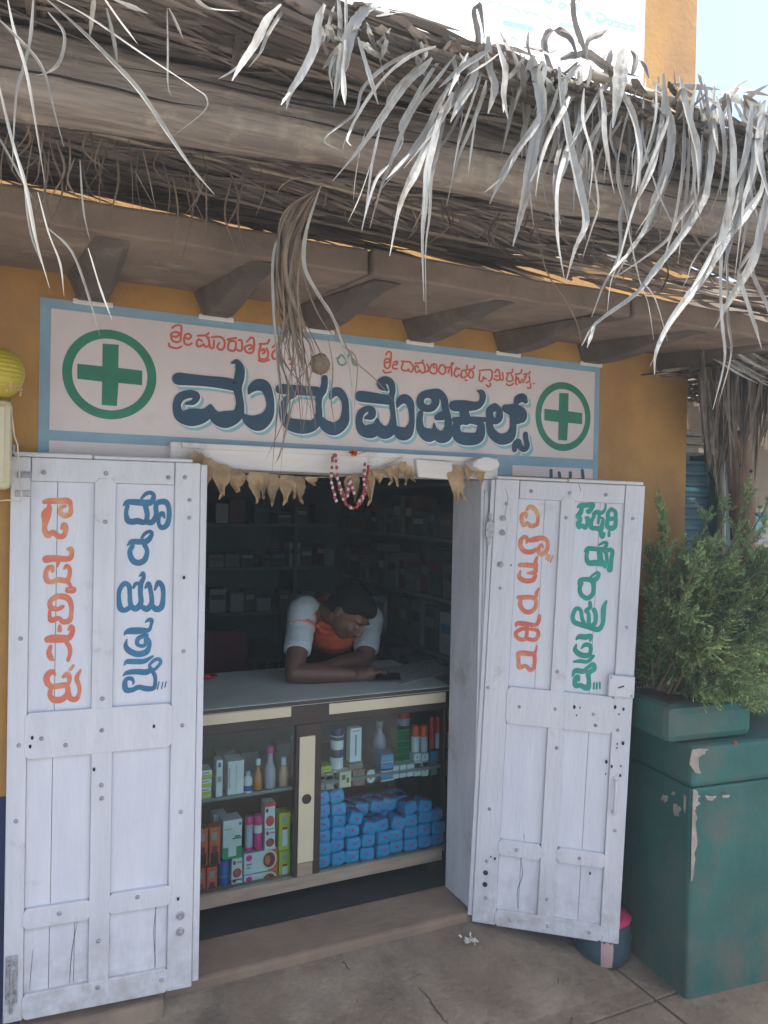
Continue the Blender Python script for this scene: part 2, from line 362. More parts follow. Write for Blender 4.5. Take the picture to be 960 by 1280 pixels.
for xc in (-.56, -.18, .20, .575, .93, 1.325, 1.715, 2.125, 2.54):
    corbel(xc).build('corbel', mat('dark_corbel_stone', (.15, .115, .09), (.075, .06, .05), 5, .95, .8, 18, dirt=(.26, .21, .17), dscale=5, dlo=.58, dhi=.78), B, bevel=.020)  # corbel stone is darker than the slab stone
    MB().box(xc-.055, xc+.06, -.010, -.001, 2.184, 2.200).build('mortar_patch', M_cream, B, bevel=.003)
# ------------------------------------------------------------------ sign painted on the wall
NW = (0, -1, 0); PL = ((0, 0, 0), NW)
S = thing('painted_sign', 'painted shop sign with green crosses and large navy lettering above the doorway', 'sign', (.055, 0, 1.8))
def band(name, x0, x1, z0, z1, y, m): return MB().box(x0, x1, -y, -.0005, z0, z1).build(name, m, S)
band('sign_ground', .056, 2.178, 1.722, 2.192, .002, M_band)
band('sign_field', .086, 2.150, 1.801, 2.162, .0035, M_sign)
band('sign_strip', .086, .448, 1.722, 1.770, .0035, M_sign)
band('sign_strip', 1.75, 2.150, 1.722, 1.762, .0035, M_sign)
def emblem(cx, cz, r):
    mb = MB(); n = 56
    for r0 in (r*.80, r):
        for j in range(n):
            a = 2*math.pi*j/n; wob = 1+.006*math.sin(3*a+cx*7); mb.v.append((cx+r0*wob*math.cos(a), -.0045, cz+r0*wob*math.sin(a)))
    for j in range(n): mb.f.append((j, (j+1) % n, n+(j+1) % n, n+j))
    mb.build('emblem_ring', M_green, S)
    mb = MB(); a = r*.17; b = r*.69; y = -.0045
    mb.v += [(cx+u*1., y, cz+v) for u, v in ((-a, -b), (a*.9, -b), (a*1.05, -a), (b, -a*1.05), (b, a*.9), (a, a), (a, b), (-a, b*.98), (-a, a), (-b, a*1.05), (-b*.99, -a*.9), (-a, -a))]
    mb.f.append(tuple(range(12))); mb.build('emblem_cross', M_green, S)
emblem(.255, 1.980, .137); emblem(1.992, 1.968, .139)
R1 = (210, 440); R2 = (335, 450); R3 = (440, 460); R4 = (550, 470)
big = [
 (R1, 6.857, [[(85, 232, 108), (300, 250, 92), (470, 268, 100), (580, 290, 100)], [(548, 95, 24), (585, 88, 46), (612, 140, 76), (608, 215, 88), (590, 300, 80), (605, 390, 66), (612, 460, 74), (590, 540, 105), (490, 580, 148), (400, 555, 105), (362, 470, 40)],
   [(150, 445, 22), (215, 430, 50), (240, 380, 66), (180, 362, 70), (100, 392, 78), (72, 470, 72), (105, 550, 105), (200, 562, 152), (310, 540, 115), (358, 470, 44)]]),
 (R1, 6.857, [[(640, 545, 40), (690, 590, 100), (770, 608, 142), (845, 555, 105), (872, 470, 72), (862, 380, 76), (825, 300, 100), (765, 285, 100), (712, 315, 70), (690, 355, 24)]]),
 (R2, 8, [[(120, 292, 105), (300, 305, 100), (480, 318, 100)], [(560, 185, 66), (558, 245, 68), (540, 310, 76), (505, 365, 76), (500, 450, 62), (500, 560, 76), (450, 650, 110), (340, 668, 145), (210, 640, 125), (152, 560, 86), (150, 470, 84), (185, 390, 66), (260, 350, 50)]]),
 (R2, 8, [[(525, 600, 70), (575, 660, 120), (660, 690, 130), (750, 620, 105), (768, 500, 72), (758, 400, 76), (705, 325, 90), (650, 330, 84), (622, 385, 34)]]),
 (R3, 8, [[(75, 285, 112), (200, 300, 110), (370, 325, 95)], [(345, 225, 24), (300, 190, 80), (275, 150, 74), (325, 122, 76), (380, 150, 70), (400, 225, 56), (385, 300, 60), (395, 400, 52), (405, 500, 56), (385, 610, 110), (310, 645, 135), (255, 590, 100), (245, 520, 40)],
   [(130, 500, 34), (185, 480, 80), (190, 425, 74), (140, 412, 60), (80, 455, 72), (65, 545, 72), (105, 625, 115), (185, 632, 142), (250, 600, 110)]]),
 (R3, 8, [[(425, 600, 60), (475, 652, 130), (540, 650, 125), (588, 560, 62), (588, 450, 60), (570, 350, 84), (515, 310, 96), (465, 345, 66), (448, 390, 22)]]),
 (R3, 8, [[(748, 258, 78), (805, 285, 78), (828, 340, 78), (800, 392, 76), (748, 408, 72), (695, 388, 78), (674, 338, 76), (692, 285, 76), (748, 258, 78)], [(760, 248, 60), (850, 250, 80), (910, 310, 76), (925, 400, 70), (948, 490, 70), (955, 590, 80), (935, 670, 125), (870, 688, 125), (825, 640, 70), (812, 560, 20)],
   [(680, 450, 54), (668, 530, 66), (685, 620, 90), (755, 672, 140), (830, 655, 100)], [(845, 495, 66), (890, 480, 92), (940, 475, 70)]]),
 (R4, 8, [[(135, 300, 112), (240, 300, 112), (350, 300, 84), (405, 265, 60), (420, 205, 62), (405, 165, 56), (372, 152, 24)], [(225, 330, 90), (250, 440, 110)], [(135, 440, 56), (280, 436, 62), (440, 438, 50)],
   [(280, 440, 70), (385, 470, 72), (402, 540, 84), (370, 615, 115), (280, 632, 128), (185, 612, 120), (155, 540, 84), (172, 465, 80), (280, 440, 70)]]),
 (R4, 8, [[(540, 312, 80), (582, 350, 66), (582, 420, 72), (545, 455, 64), (498, 425, 74), (490, 350, 74), (540, 312, 80)], [(485, 400, 60), (485, 490, 72), (515, 575, 92), (595, 632, 112), (680, 610, 112), (718, 540, 74), (722, 450, 66), (710, 380, 66), (650, 325, 84)],
   [(660, 328, 84), (740, 335, 110), (800, 370, 112), (800, 420, 110), (770, 455, 60)], [(750, 275, 50), (775, 235, 84), (820, 220, 84), (845, 255, 50)]]),
 (R4, 8, [[(735, 740, 50), (745, 675, 56), (778, 650, 44), (790, 705, 60), (830, 735, 56), (862, 700, 54), (850, 630, 52), (846, 580, 50)]]),
]
for reg, sc_, st in big:
    letters(S, st, reg, sc_, PL, M_teal, 'letter_shadow', 4, .0042, (32, 36) if sc_ > 7 else (28, 32))
    letters(S, st, reg, sc_, PL, M_cream, 'letter_edge', 3, .0052, (9, 10))
    letters(S, st, reg, sc_, PL, M_navy, 'letter', 0, .0066)
T = lambda *a: [[(st[i], st[i+1]) for i in range(0, len(st), 2)] for st in a]
def wd(sts, w): return [[(p[0], p[1], w*1.2) for p in s] for s in sts]
letters(S, wd(T([110,112,150,88,192,95,195,130,190,180,185,230,150,245,110,225,100,170,140,150,175,165,150,195,115,190],[80,255,90,285,150,300,195,285],[225,180,260,165,285,190,260,215,235,205,220,200,225,255,260,270,290,255]), 17), (200, 395), 7.385, PL, M_red, 'small_letter', base=.0045)
letters(S, wd(T([345,185,420,180,445,160],[385,235,355,218,335,250,350,285,390,272,400,262,415,285,445,278,450,230,425,190],[445,200,460,290,490,295,495,230],[475,200,550,195,590,230,590,290,560,315,525,290,545,250]), 17), (200, 395), 7.385, PL, M_red, 'small_letter', base=.0045)
letters(S, wd(T([620,220,700,205],[640,225,625,300,660,325,690,310,695,240,650,235],[700,310,740,325,755,300,750,230,720,225],[800,240,840,200,865,230,860,320,830,345,790,330,780,290,830,270,850,290,820,310]), 17), (200, 395), 7.385, PL, M_red, 'small_letter', base=.0045)
letters(S, wd(T([30,150,100,145,120,110],[40,165,24,230,30,280,62,290,98,282,110,240,95,190],[50,210,68,196,78,225,60,236],[22,300,60,312,118,296],[150,180,175,160,190,190,150,230,150,280,185,290]), 17), (320, 410), 7.385, PL, M_red, 'small_letter', base=.0045)
letters(S, wd(T([300,290,340,285,350,330,310,335]), 17), (320, 410), 7.385, PL, M_red, 'small_letter', base=.0045)
letters(S, wd(T([745,280,760,330,800,345,830,310,800,265,780,250,760,280],[840,290,860,230,875,250,890,330,920,345,895,300]), 14), (320, 410), 7.385, PL, M_greentxt, 'small_letter', base=.0045)
letters(S, wd(T([95,110,115,80,145,90,145,140,130,230,100,245,80,220,85,160,120,150,130,175,95,190],[65,265,90,290,145,280],[170,185,205,175,200,205,165,210,165,245,205,250]), 15), (470, 430), 8, PL, M_red, 'small_letter', base=.0045)
letters(S, wd(T([250,175,335,180],[265,190,250,250,290,270,325,255],[340,190,370,230,350,280,320,270],[385,195,445,190,465,165],[418,236,398,216,384,245,392,280,418,282,432,262,446,286,478,284,482,232,460,188],[482,280,510,276,520,240,505,205],[550,210,530,270,570,300,600,280,595,210,565,205,575,240]), 15), (470, 430), 8, PL, M_red, 'small_letter', base=.0045)
letters(S, wd(T([640,215,620,270,660,305,690,270,670,215,640,215],[690,240,740,230,765,190,745,200],[730,250,715,290],[750,240,750,320],[800,240,775,300,800,330,825,310],[790,250,830,250],[850,270,900,260,905,215],[850,290,845,330,880,335,905,310,890,280],[885,360,905,368]), 15), (470, 430), 8, PL, M_red, 'small_letter', base=.0045)
letters(S, wd(T([45,215,110,200,115,170],[60,230,50,290,80,315,105,290,95,235,60,230],[175,225,300,215,330,250,320,330,290,350],[185,250,175,340,215,350,225,300],[235,310,260,330],[260,395,285,420,310,400,305,375],[350,320,380,340,420,330,420,250,395,210,360,250],[365,290,400,290],[420,330,460,335,455,250]), 17), (580, 440), 9.6, PL, M_red, 'small_letter', base=.0045)
letters(S, wd(T([505,260,570,245,575,210],[520,270,505,340,550,355,580,330,560,270],[500,385,540,405,590,380],[610,270,670,255,685,215],[620,290,610,350,625,395],[615,345,640,310,660,375,690,330],[705,270,770,260,785,235],[720,300,740,285,700,370],[740,370,780,350,775,290],[755,430,790,435,790,380],[828,378,834,382]), 17), (580, 440), 9.6, PL, M_red, 'small_letter', base=.0045)
letters(S, wd(T([688,588,688,597],[698,591,699,597],[712,591,712,597],[727,588,728,597]), 2.6), (0, 0), 1, PL, M_navy, 'small_letter', base=.0045)
# ------------------------------------------------------------------ doors
def make_door(label, O, ang, sag, parts, side):
    """local frame: x along the leaf from the hinge, -y (n) towards the street, z up"""
    ux = Vector((math.cos(ang), math.sin(ang), 0)); nrm = Vector((math.sin(ang), -math.cos(ang), 0)) if side > 0 else Vector((-math.sin(ang), math.cos(ang), 0))
    uz = Vector((0, 0, 1))
    if side < 0: ux = -ux
    R = Matrix((ux, -nrm, uz)).transposed().to_4x4()
    sg = Matrix.Rotation(sag, 4, 'Y')
    Mx = Matrix.Translation(Vector(O)) @ R @ sg
    D = thing('door', label, 'door', mw=Mx)
    if side < 0: FLIP.add(D.name)
    return D, Mx
def plane_of(Mx, yl):
    o = np.array(Mx @ Vector((0, yl, 0))); n = np.array((Mx.to_3x3() @ Vector((0, -1, 0))).normalized()); return (o, n)
def piece(D, name, x0, x1, z0, z1, f, b, m=None, bev=.0035, taper=0):
    mb = MB(); mb.box(min(x0, x1), max(x0, x1), f, b, z0, z1)
    return mb.build(name, m or M_door, D, local=True, bevel=bev)
def gable(D, name, x0, x1, z0, z1, f, b, cut=.012):
    # rail or stile with chamfered corners
    x0, x1 = min(x0, x1), max(x0, x1)
    pr_ = [(x0+cut, z0), (x1-cut, z0), (x1, z0+cut), (x1, z1-cut), (x1-cut, z1), (x0+cut, z1), (x0, z1-cut), (x0, z0+cut)]
    mb = MB(); mb.v = [(x, f, z) for x, z in pr_]+[(x, b, z) for x, z in pr_]
    mb.f = [tuple(range(8)), tuple(range(15, 7, -1))]+[(k, 8+k, 8+(k+1) % 8, (k+1) % 8) for k in range(8)]
    return mb.build(name, M_door, D, local=True, bevel=.0025)
def bolt(D, x, z, r=.0065, y=-.0025):
    mb = MB(); mb.lathe((x, y+.002, z), [(r, 0), (r, .002), (r*.7, .005), (r*.2, .006)], 10, 'Y'); return mb.build('bolt', M_bolt, D, local=True, smooth=True)
def hole(D, x, z, r=.004, y=-.0008, e=1.5):
    mb = MB(); mb.lathe((0, 0, 0), [(r, 0), (r, .0009)], 9, 'Y'); mb.v = [(x+a, y+b, z+c*e) for a, b, c in mb.v]; return mb.build('nail_hole', M_gap, D, local=True)
def crack(D, pts, w, y):
    mb = MB(); c = crv([(p[0], p[1], 0) for p in pts], 4); n = len(c)
    for k, q in enumerate(c):
        ww = w*(.45+.55*math.sin(math.pi*(k+.5)/n)); mb.v += [(q[0]-ww/2, y, q[1]), (q[0]+ww/2, y, q[1])]
    for k in range(n-1): mb.f.append((2*k, 2*k+1, 2*k+3, 2*k+2))
    return mb.build('crack', M_gap, D, local=True)
# --- left leaf: hinge on its right edge, x runs to the left (local x negative-going), so use angle pi+4.9 deg
LA = math.pi-math.radians(4.9)
DL, ML = make_door('white panelled door leaf with orange and blue lettering, left of the doorway', (.505, -.09, .072), LA, 0, None, -1)
# local x = distance from the hinge to the left; local z from the door foot
Z0 = .072
def zz(v): return v-Z0
th = .0
piece(DL, 'backing', -.004, .514, zz(.082), zz(1.700), .0168, .026, M_edge, 0)
piece(DL, 'stile', -.012, .064, zz(.072), zz(1.716), -.001, .0245)
piece(DL, 'stile', .470, .522, zz(.072), zz(1.716), -.0015, .0245)
piece(DL, 'edge_strip', -.034, -.013, zz(.085), zz(1.712), .004, .034, M_door)
piece(DL, 'top_rail', .066, .4685, zz(1.646), zz(1.7155), .0, .0245)
piece(DL, 'cap_board', .012, .300, zz(1.7165), zz(1.728), .003, .03); piece(DL, 'cap_board', .303, .515, zz(1.7165), zz(1.730), .002, .03)
gable(DL, 'middle_rail', .060, .476, zz(.836), zz(.972), -.004, .0162)
gable(DL, 'middle_stile', .236, .296, zz(.960), zz(1.660), -.0025, .0162)
gable(DL, 'middle_stile', .234, .293, zz(.125), zz(.850), -.0025, .0162)
gable(DL, 'cross_rail', .287, .474, zz(.338), zz(.398), -.004, .0161); gable(DL, 'cross_rail', .055, .240, zz(.343), zz(.405), -.004, .0161)
gable(DL, 'bottom_rail', .058, .474, zz(.072), zz(.147), -.0035, .0163)
BY = .011
for x0, x1, z0, z1 in ((.0645, .2355, .96, 1.6455), (.2965, .3970, .96, 1.6455), (.3985, .4695, .96, 1.6455), (.0645, .2335, .402, .84), (.2935, .3995, .395, .84), (.4010, .4695, .395, .84),
                       (.100, .2335, .14, .35), (.0645, .0985, .14, .35), (.2935, .3320, .14, .35), (.3335, .4010, .14, .35), (.4025, .4695, .14, .35)):
    piece(DL, 'board', x0, x1, zz(z0), zz(z1), BY, .0165, M_board, .0008)
crack(DL, [(.098, zz(.34)), (.104, zz(.26)), (.096, zz(.15))], .0016, BY-.0012); crack(DL, [(.325, zz(.33)), (.338, zz(.25)), (.345, zz(.15))], .0018, BY-.0013)
crack(DL, [(.445, zz(.27)), (.450, zz(.2)), (.453, zz(.15))], .0012, BY-.0013); crack(DL, [(.43, zz(.112)), (.36, zz(.118)), (.33, zz(.120))], .0015, -.0042)
for x, z in ((.265, 1.53), (.265, 1.0), (.02, 1.60), (.02, 1.545), (.03, 1.13), (.03, .63), (.49, 1.19), (.495, .66), (.265, .905), (.365, .87), (.430, .895), (.264, .74), (.262, .70), (.155, .385), (.375, .372), (.265, .27), (.265, .13), (.08, .115),
             (.03, .90), (.435, 1.672), (.265, 1.675), (.085, 1.668), (.035, 1.67), (.49, .88)): bolt(DL, x, zz(z), y=-.0055 if .23 < x < .30 or (x > .06 and x < .47) else -.0025)
for z in (.305, .255):
    mb = MB(); mb.lathe((.026, -.001, zz(z)), [(.013, 0), (.013, .003), (.008, .004), (.007, .012), (.003, .013)], 12, 'Y'); mb.build('bolt_nut', M_bolt, DL, local=True)
for x, z in ((.455, .90), (.460, .875), (.285, .79), (.115, .905), (.034, .36), (.033, 1.36)): hole(DL, x, zz(z), y=-.0052)
# sliding bolt at the outer foot of the leaf
mb = MB(); mb.box(.484, .516, -.006, -.0016, zz(.13), zz(.27)); mb.build('latch_plate', M_bolt, DL, local=True, bevel=.002)
mb = MB(); mb.tube([(.50, -.010, zz(.105)), (.50, -.010, zz(.26))], .0045, 8); mb.box(.49, .51, -.016, -.006, zz(.235), zz(.247)); mb.box(.49, .51, -.016, -.006, zz(.15), zz(.162)); mb.build('sliding_bolt', M_bolt, DL, local=True, smooth=False)
# hook hinge at the upper outer corner
mb = MB(); mb.box(.468, .505, -.007, -.0017, zz(1.655), zz(1.672)); mb.box(.468, .51, -.007, -.0017, zz(1.60), zz(1.618)); mb.build('hinge_strap', M_bolt, DL, local=True, bevel=.002)
PLL = plane_of(ML, BY)
A_ = (45, 610); B_ = (45, 740)
ol = [(A_, 9.15, [[(95,160,46),(150,150,62),(260,150,65),(370,150,65),(398,215,44),(390,290,58),(330,318,56),(275,282,50),(290,222,46),(335,205,34)]]),
 (A_, 9.15, [[(150,190,40),(150,235,66),(118,300,112),(110,370,80),(100,430,55),(102,490,60),(135,540,70),(195,510,62),(250,550,58),(310,550,60),(340,490,52),(325,430,76),(295,460,34)]]),
 (A_, 9.15, [[(115,815,85),(200,805,75),(300,810,65),(385,805,60),(410,750,50),(400,700,56),(365,700,36)],[(255,840,46),(245,900,16)]]),
 (A_, 9.15, [[(190,950,40),(185,905,48),(140,915,50),(112,980,55),(128,1060,60),(190,1072,50),(260,1050,60),(350,1060,58),(382,1000,45),(385,925,46),(350,890,42),(325,920,28)],[(370,1080,46),(400,1130,34)],[(355,1150,30),(355,1180,36),(430,1180,44),(440,1145,26),(380,1140,24)]]),
 (B_, 8.83, [[(295,160,40),(240,188,46),(165,170,60),(160,100,50),(240,50,60),(340,62,65),(385,130,55),(390,230,45),(370,310,58),(300,330,52),(250,288,46),(170,312,60),(150,250,36),(160,180,36)]]),
 (B_, 8.83, [[(125,525,70),(190,515,90),(300,515,84),(370,500,60),(405,430,52),(390,380,48),(360,415,24)],[(330,545,44),(370,610,50),(375,680,42),(355,750,38)],[(160,600,36),(142,670,56),(165,730,56),(190,750,26)],[(262,372,30),(262,420,50)]]),
 (B_, 8.83, [[(212,915,24),(180,880,56),(125,920,66),(120,990,68),(170,1040,58),(260,1035,60),(335,1030,58),(350,1110,52),(290,1182,66),(200,1190,70),(155,1140,52),(165,1070,46)]]),
 (B_, 8.83, [[(300,935,36),(350,905,56),(370,960,46),(360,1010,36)],[(380,855,34),(412,812,28)],[(360,1100,46),(375,1170,58),(440,1182,56),(475,1120,38),(478,1050,44),(450,950,48),(492,860,20)]])]
for reg, s_, st in ol: letters(DL, st, reg, s_, PLL, M_orange, 'orange_letter', grow=2, base=.0011)
C_ = (140, 605); D_ = (140, 760)
bl = [(C_, 7.76, [[(110,208,14),(150,175,46),(250,178,60),(370,180,60),(405,120,42),(380,85,36),(330,95,36),(285,140,22)],[(150,215,42),(137,280,38),(152,350,56),(190,366,58),(250,360,60),(320,370,48),(342,300,46),(325,215,52)],[(350,372,52),(392,368,52),(428,300,46),(425,220,46),(450,178,50),(520,176,56),(550,230,46),(552,320,44),(530,400,50),(480,422,46),(452,380,36),(457,312,40),(490,285,42),(508,325,20)]]),
 (C_, 7.76, [[(150,594,14),(190,560,46),(260,560,54),(340,552,56),(385,490,36),(370,460,32),(320,480,32),(290,520,26)],[(200,600,42),(172,660,46),(200,740,56),(260,765,56),(320,730,52),(340,650,42),(315,590,46)]]),
 (C_, 7.76, [[(268,892,16),(300,865,36),(306,910,38),(280,970,48),(275,1060,46),(280,1150,50),(230,1210,56),(182,1170,46),(172,1060,42),(165,990,46),(120,965,46),(76,1020,42),(66,1100,40),(80,1200,56),(120,1225,46),(170,1200,46)],[(208,1005,24),(230,968,36),(270,962,28)],[(325,1005,22),(355,965,42),(375,1040,42),(385,1150,46),(340,1212,56),(290,1190,46)],[(415,1025,20),(450,955,46),(490,1000,46),(496,1100,42),(480,1190,56),(430,1215,56),(390,1180,46)]]),
 (D_, 11.13, [[(462,200,14),(510,165,50),(552,170,55),(542,240,40),(510,305,56),(400,315,90),(250,320,88),(188,345,46),(172,380,10)],[(480,380,60),(420,395,60),(362,430,60),(350,500,56),(420,530,48),(465,500,50),(480,430,70),(520,470,56),(515,540,60),(470,615,80),(350,640,84),(235,590,84),(190,520,60),(208,432,14)]]),
 (D_, 11.13, [[(165,800,10),(210,748,66),(330,745,74),(450,738,66),(565,672,30)]]),
 (D_, 11.13, [[(152,945,10),(210,900,60),(330,885,75),(480,890,80),(535,840,56),(520,795,36),(590,725,46),(655,712,50),(675,760,46),(610,840,40),(560,870,56),(592,930,58),(602,1020,50),(580,1110,60),(480,1122,74),(370,1100,66),(290,1135,66),(200,1140,80),(178,1060,74),(200,990,56),(268,980,56),(300,1030,34),(285,1064,14)],[(655,1025,13),(630,1130,15)],[(705,1035,13),(690,1120,15)],[(755,1025,13),(735,1100,15)]])]
for reg, s_, st in bl: letters(DL, st, reg, s_, PLL, M_blue, 'blue_letter', grow=1.5, base=.0011)
# --- right leaf: hinge on its left edge, swung 36.6 degrees out from the wall
RA = -math.radians(36.6); Z0 = .012
DR, MR = make_door('white panelled door leaf with orange and green lettering, standing ajar right of the doorway', (1.594, -.03, .012), RA, .033, None, 1)
S_ = .033
def xs_(x, z): return x+0*z
piece(DR, 'backing', .004, .528, .008, 1.68, .0168, .026, M_edge, 0)
piece(DR, 'stile', -.004, .084, 0, 1.692, -.001, .0245); piece(DR, 'stile', .468, .536, 0, 1.692, -.0015, .0245)
piece(DR, 'edge_strip', -.022, -.0045, .02, 1.69, .005, .036, M_door)
piece(DR, 'top_rail', .086, .4665, 1.622, 1.6905, 0, .0245)
piece(DR, 'cap_board', .0, .26, 1.693, 1.704, .003, .03); piece(DR, 'cap_board', .263, .53, 1.693, 1.706, .002, .03)
gable(DR, 'middle_rail', .080, .472, .772, .912, -.004, .0162)
gable(DR, 'middle_stile', .240, .292, .902, 1.634, -.0025, .0162); gable(DR, 'middle_stile', .238, .298, .045, .780, -.0025, .0162)
gable(DR, 'cross_rail', .079, .240, .270, .330, -.004, .0161); gable(DR, 'cross_rail', .296, .474, .273, .328, -.004, .0161)
gable(DR, 'bottom_rail', .080, .473, .0, .062, -.0035, .0163)
for x0, x1, z0, z1 in ((.0845, .181, .9, 1.6215), (.1822, .2395, .9, 1.6215), (.2925, .382, .9, 1.6215), (.3834, .4675, .9, 1.6215), (.0845, .2375, .326, .776), (.2985, .387, .326, .776), (.3884, .4675, .326, .776),
                       (.0845, .166, .055, .275), (.1675, .2375, .055, .275), (.2985, .386, .055, .275), (.3875, .4675, .055, .275)):
    piece(DR, 'board', x0, x1, z0, z1, BY, .0165, M_board, .0008)
crack(DR, [(.172, .36), (.176, .33)], .0016, BY-.001); crack(DR, [(.165, .27), (.176, .2), (.160, .14), (.166, .07)], .002, BY-.0013)
crack(DR, [(.03, 1.66), (.045, 1.62), (.035, 1.55)], .0012, -.0018); crack(DR, [(.30, 1.69), (.31, 1.66)], .002, -.0012)
for x, z in ((.13, 1.652), (.27, 1.652), (.40, 1.652), (.262, 1.56), (.50, 1.57), (.04, 1.60), (.035, 1.28), (.50, 1.17), (.262, .985), (.01, .90), (.13, .84), (.262, .845), (.40, .84), (.41, .80), (.49, .79), (.275, .70), (.04, .44), (.50, .42),
             (.15, .30), (.38, .30), (.27, .13), (.14, .03), (.28, .03), (.43, .03), (.04, .24), (.045, .10)): bolt(DR, x, z, y=-.0055 if .08 < x < .47 else -.0025)
for z in (1.545, 1.49, 1.37):
    mb = MB(); mb.lathe((.030, -.001, z), [(.012, 0), (.012, .003), (.007, .004), (.007, .011), (.003, .012)], 12, 'Y'); mb.build('bolt_nut', M_bolt, DR, local=True)
for z in (.195, .15): hole(DR, .038, z, .010, e=1)
for x, z in ((.475, .655), (.507, .66), (.507, .625), (.455, .67), (.455, .625), (.49, .74), (.51, .745), (.49, .725), (.505, .87), (.475, .875), (.49, .85), (.33, .86), (.35, .86), (.34, .83), (.055, .26), (.07, .255), (.42, .25), (.07, 1.37)): hole(DR, x, z, random.choice((.0025, .004, .005)), y=-.0049)
# lock case, pull handle
mb = MB(); mb.box(.445, .538, -.020, -.0017, .915, .995); mb.build('lock_case', M_door, DR, local=True, bevel=.005)
mb = MB(); mb.tube([(.480, -.0212, .950), (.500, -.0212, .958)], .0026, 6); mb.build('key_slot', M_gap, DR, local=True)
for x, z in ((.455, .985), (.528, .925)): bolt(DR, x, z, .004, -.0205)
mb = MB(); mb.tube(crv([(.492, -.002, .49), (.492, -.020, .495), (.492, -.022, .55), (.492, -.020, .60), (.492, -.002, .605)], 5), .0055, 8); mb.build('pull_handle', M_door, DR, local=True, smooth=True)
mb = MB(); mb.ball((.492, -.002, .485), (.010, .004, .012)); mb.ball((.492, -.002, .61), (.010, .004, .012)); mb.build('handle_mount', M_door, DR, local=True, smooth=True)
mb = MB(); mb.box(-.014, -.0235, .0, .04, 1.44, 1.56); mb.box(-.03, .0, -.004, -.0015, 1.47, 1.53); mb.build('hinge', M_bolt, DR, local=True)
PRR = plane_of(MR, BY)
E_ = (635, 620); F_ = (635, 730); G_ = (705, 620); H_ = (705, 740)
orr = [(E_, 10.66, [[(245,192,22),(290,145,52),(350,170,54),(395,250,44),(397,330,40),(380,380,50),(310,400,52),(260,360,42),(210,390,48),(182,320,48),(192,250,48),(245,240,46),(240,290,16)]]),
 (E_, 10.66, [[(245,630,14),(255,570,46),(215,545,46),(172,590,50),(167,670,55),(220,735,58),(310,745,58),(375,710,44)],[(290,590,56),(370,575,70),(460,560,56),(520,600,46),(527,690,46),(490,760,56),(430,772,56),(407,720,46),(440,650,34),(465,680,24)],[(530,780,15),(510,840,15)],[(560,790,15),(535,860,15)],[(595,800,15),(565,880,15)]]),
 (E_, 10.66, [[(388,818,30),(365,880,45),(372,930,56),(270,920,60),(160,920,52)],[(370,950,46),(355,1015,60),(260,1030,24)],[(365,1060,46),(330,1120,56),(230,1130,60),(150,1080,52),(167,995,18)]]),
 (F_, 10.66, [[(410,60,22),(380,120,42),(370,170,38),(270,175,56),(140,180,52)],[(165,220,46),(165,290,55),(220,360,56),(300,370,56),(365,310,46),(370,210,46),(300,185,36)]]),
 (F_, 10.66, [[(420,425,42),(405,500,48),(360,545,46),(230,530,60),(120,525,50),(108,568,12)],[(260,590,46),(180,600,46),(105,650,48),(130,720,48),(220,740,46),(250,670,42),(252,600,46)],[(260,730,46),(350,745,48),(402,690,46),(390,620,42),(300,600,36)]]),
 (F_, 10.66, [[(382,825,22),(370,890,28),(330,930,56),(200,920,66),(140,930,56),(140,1010,44),(150,1110,52),(230,1090,46),(290,1140,52),(335,1130,46),(357,1030,44),(350,940,52)]])]
for reg, s_, st in orr: letters(DR, st, reg, s_, PRR, M_orange, 'orange_letter', grow=4, base=.0011)
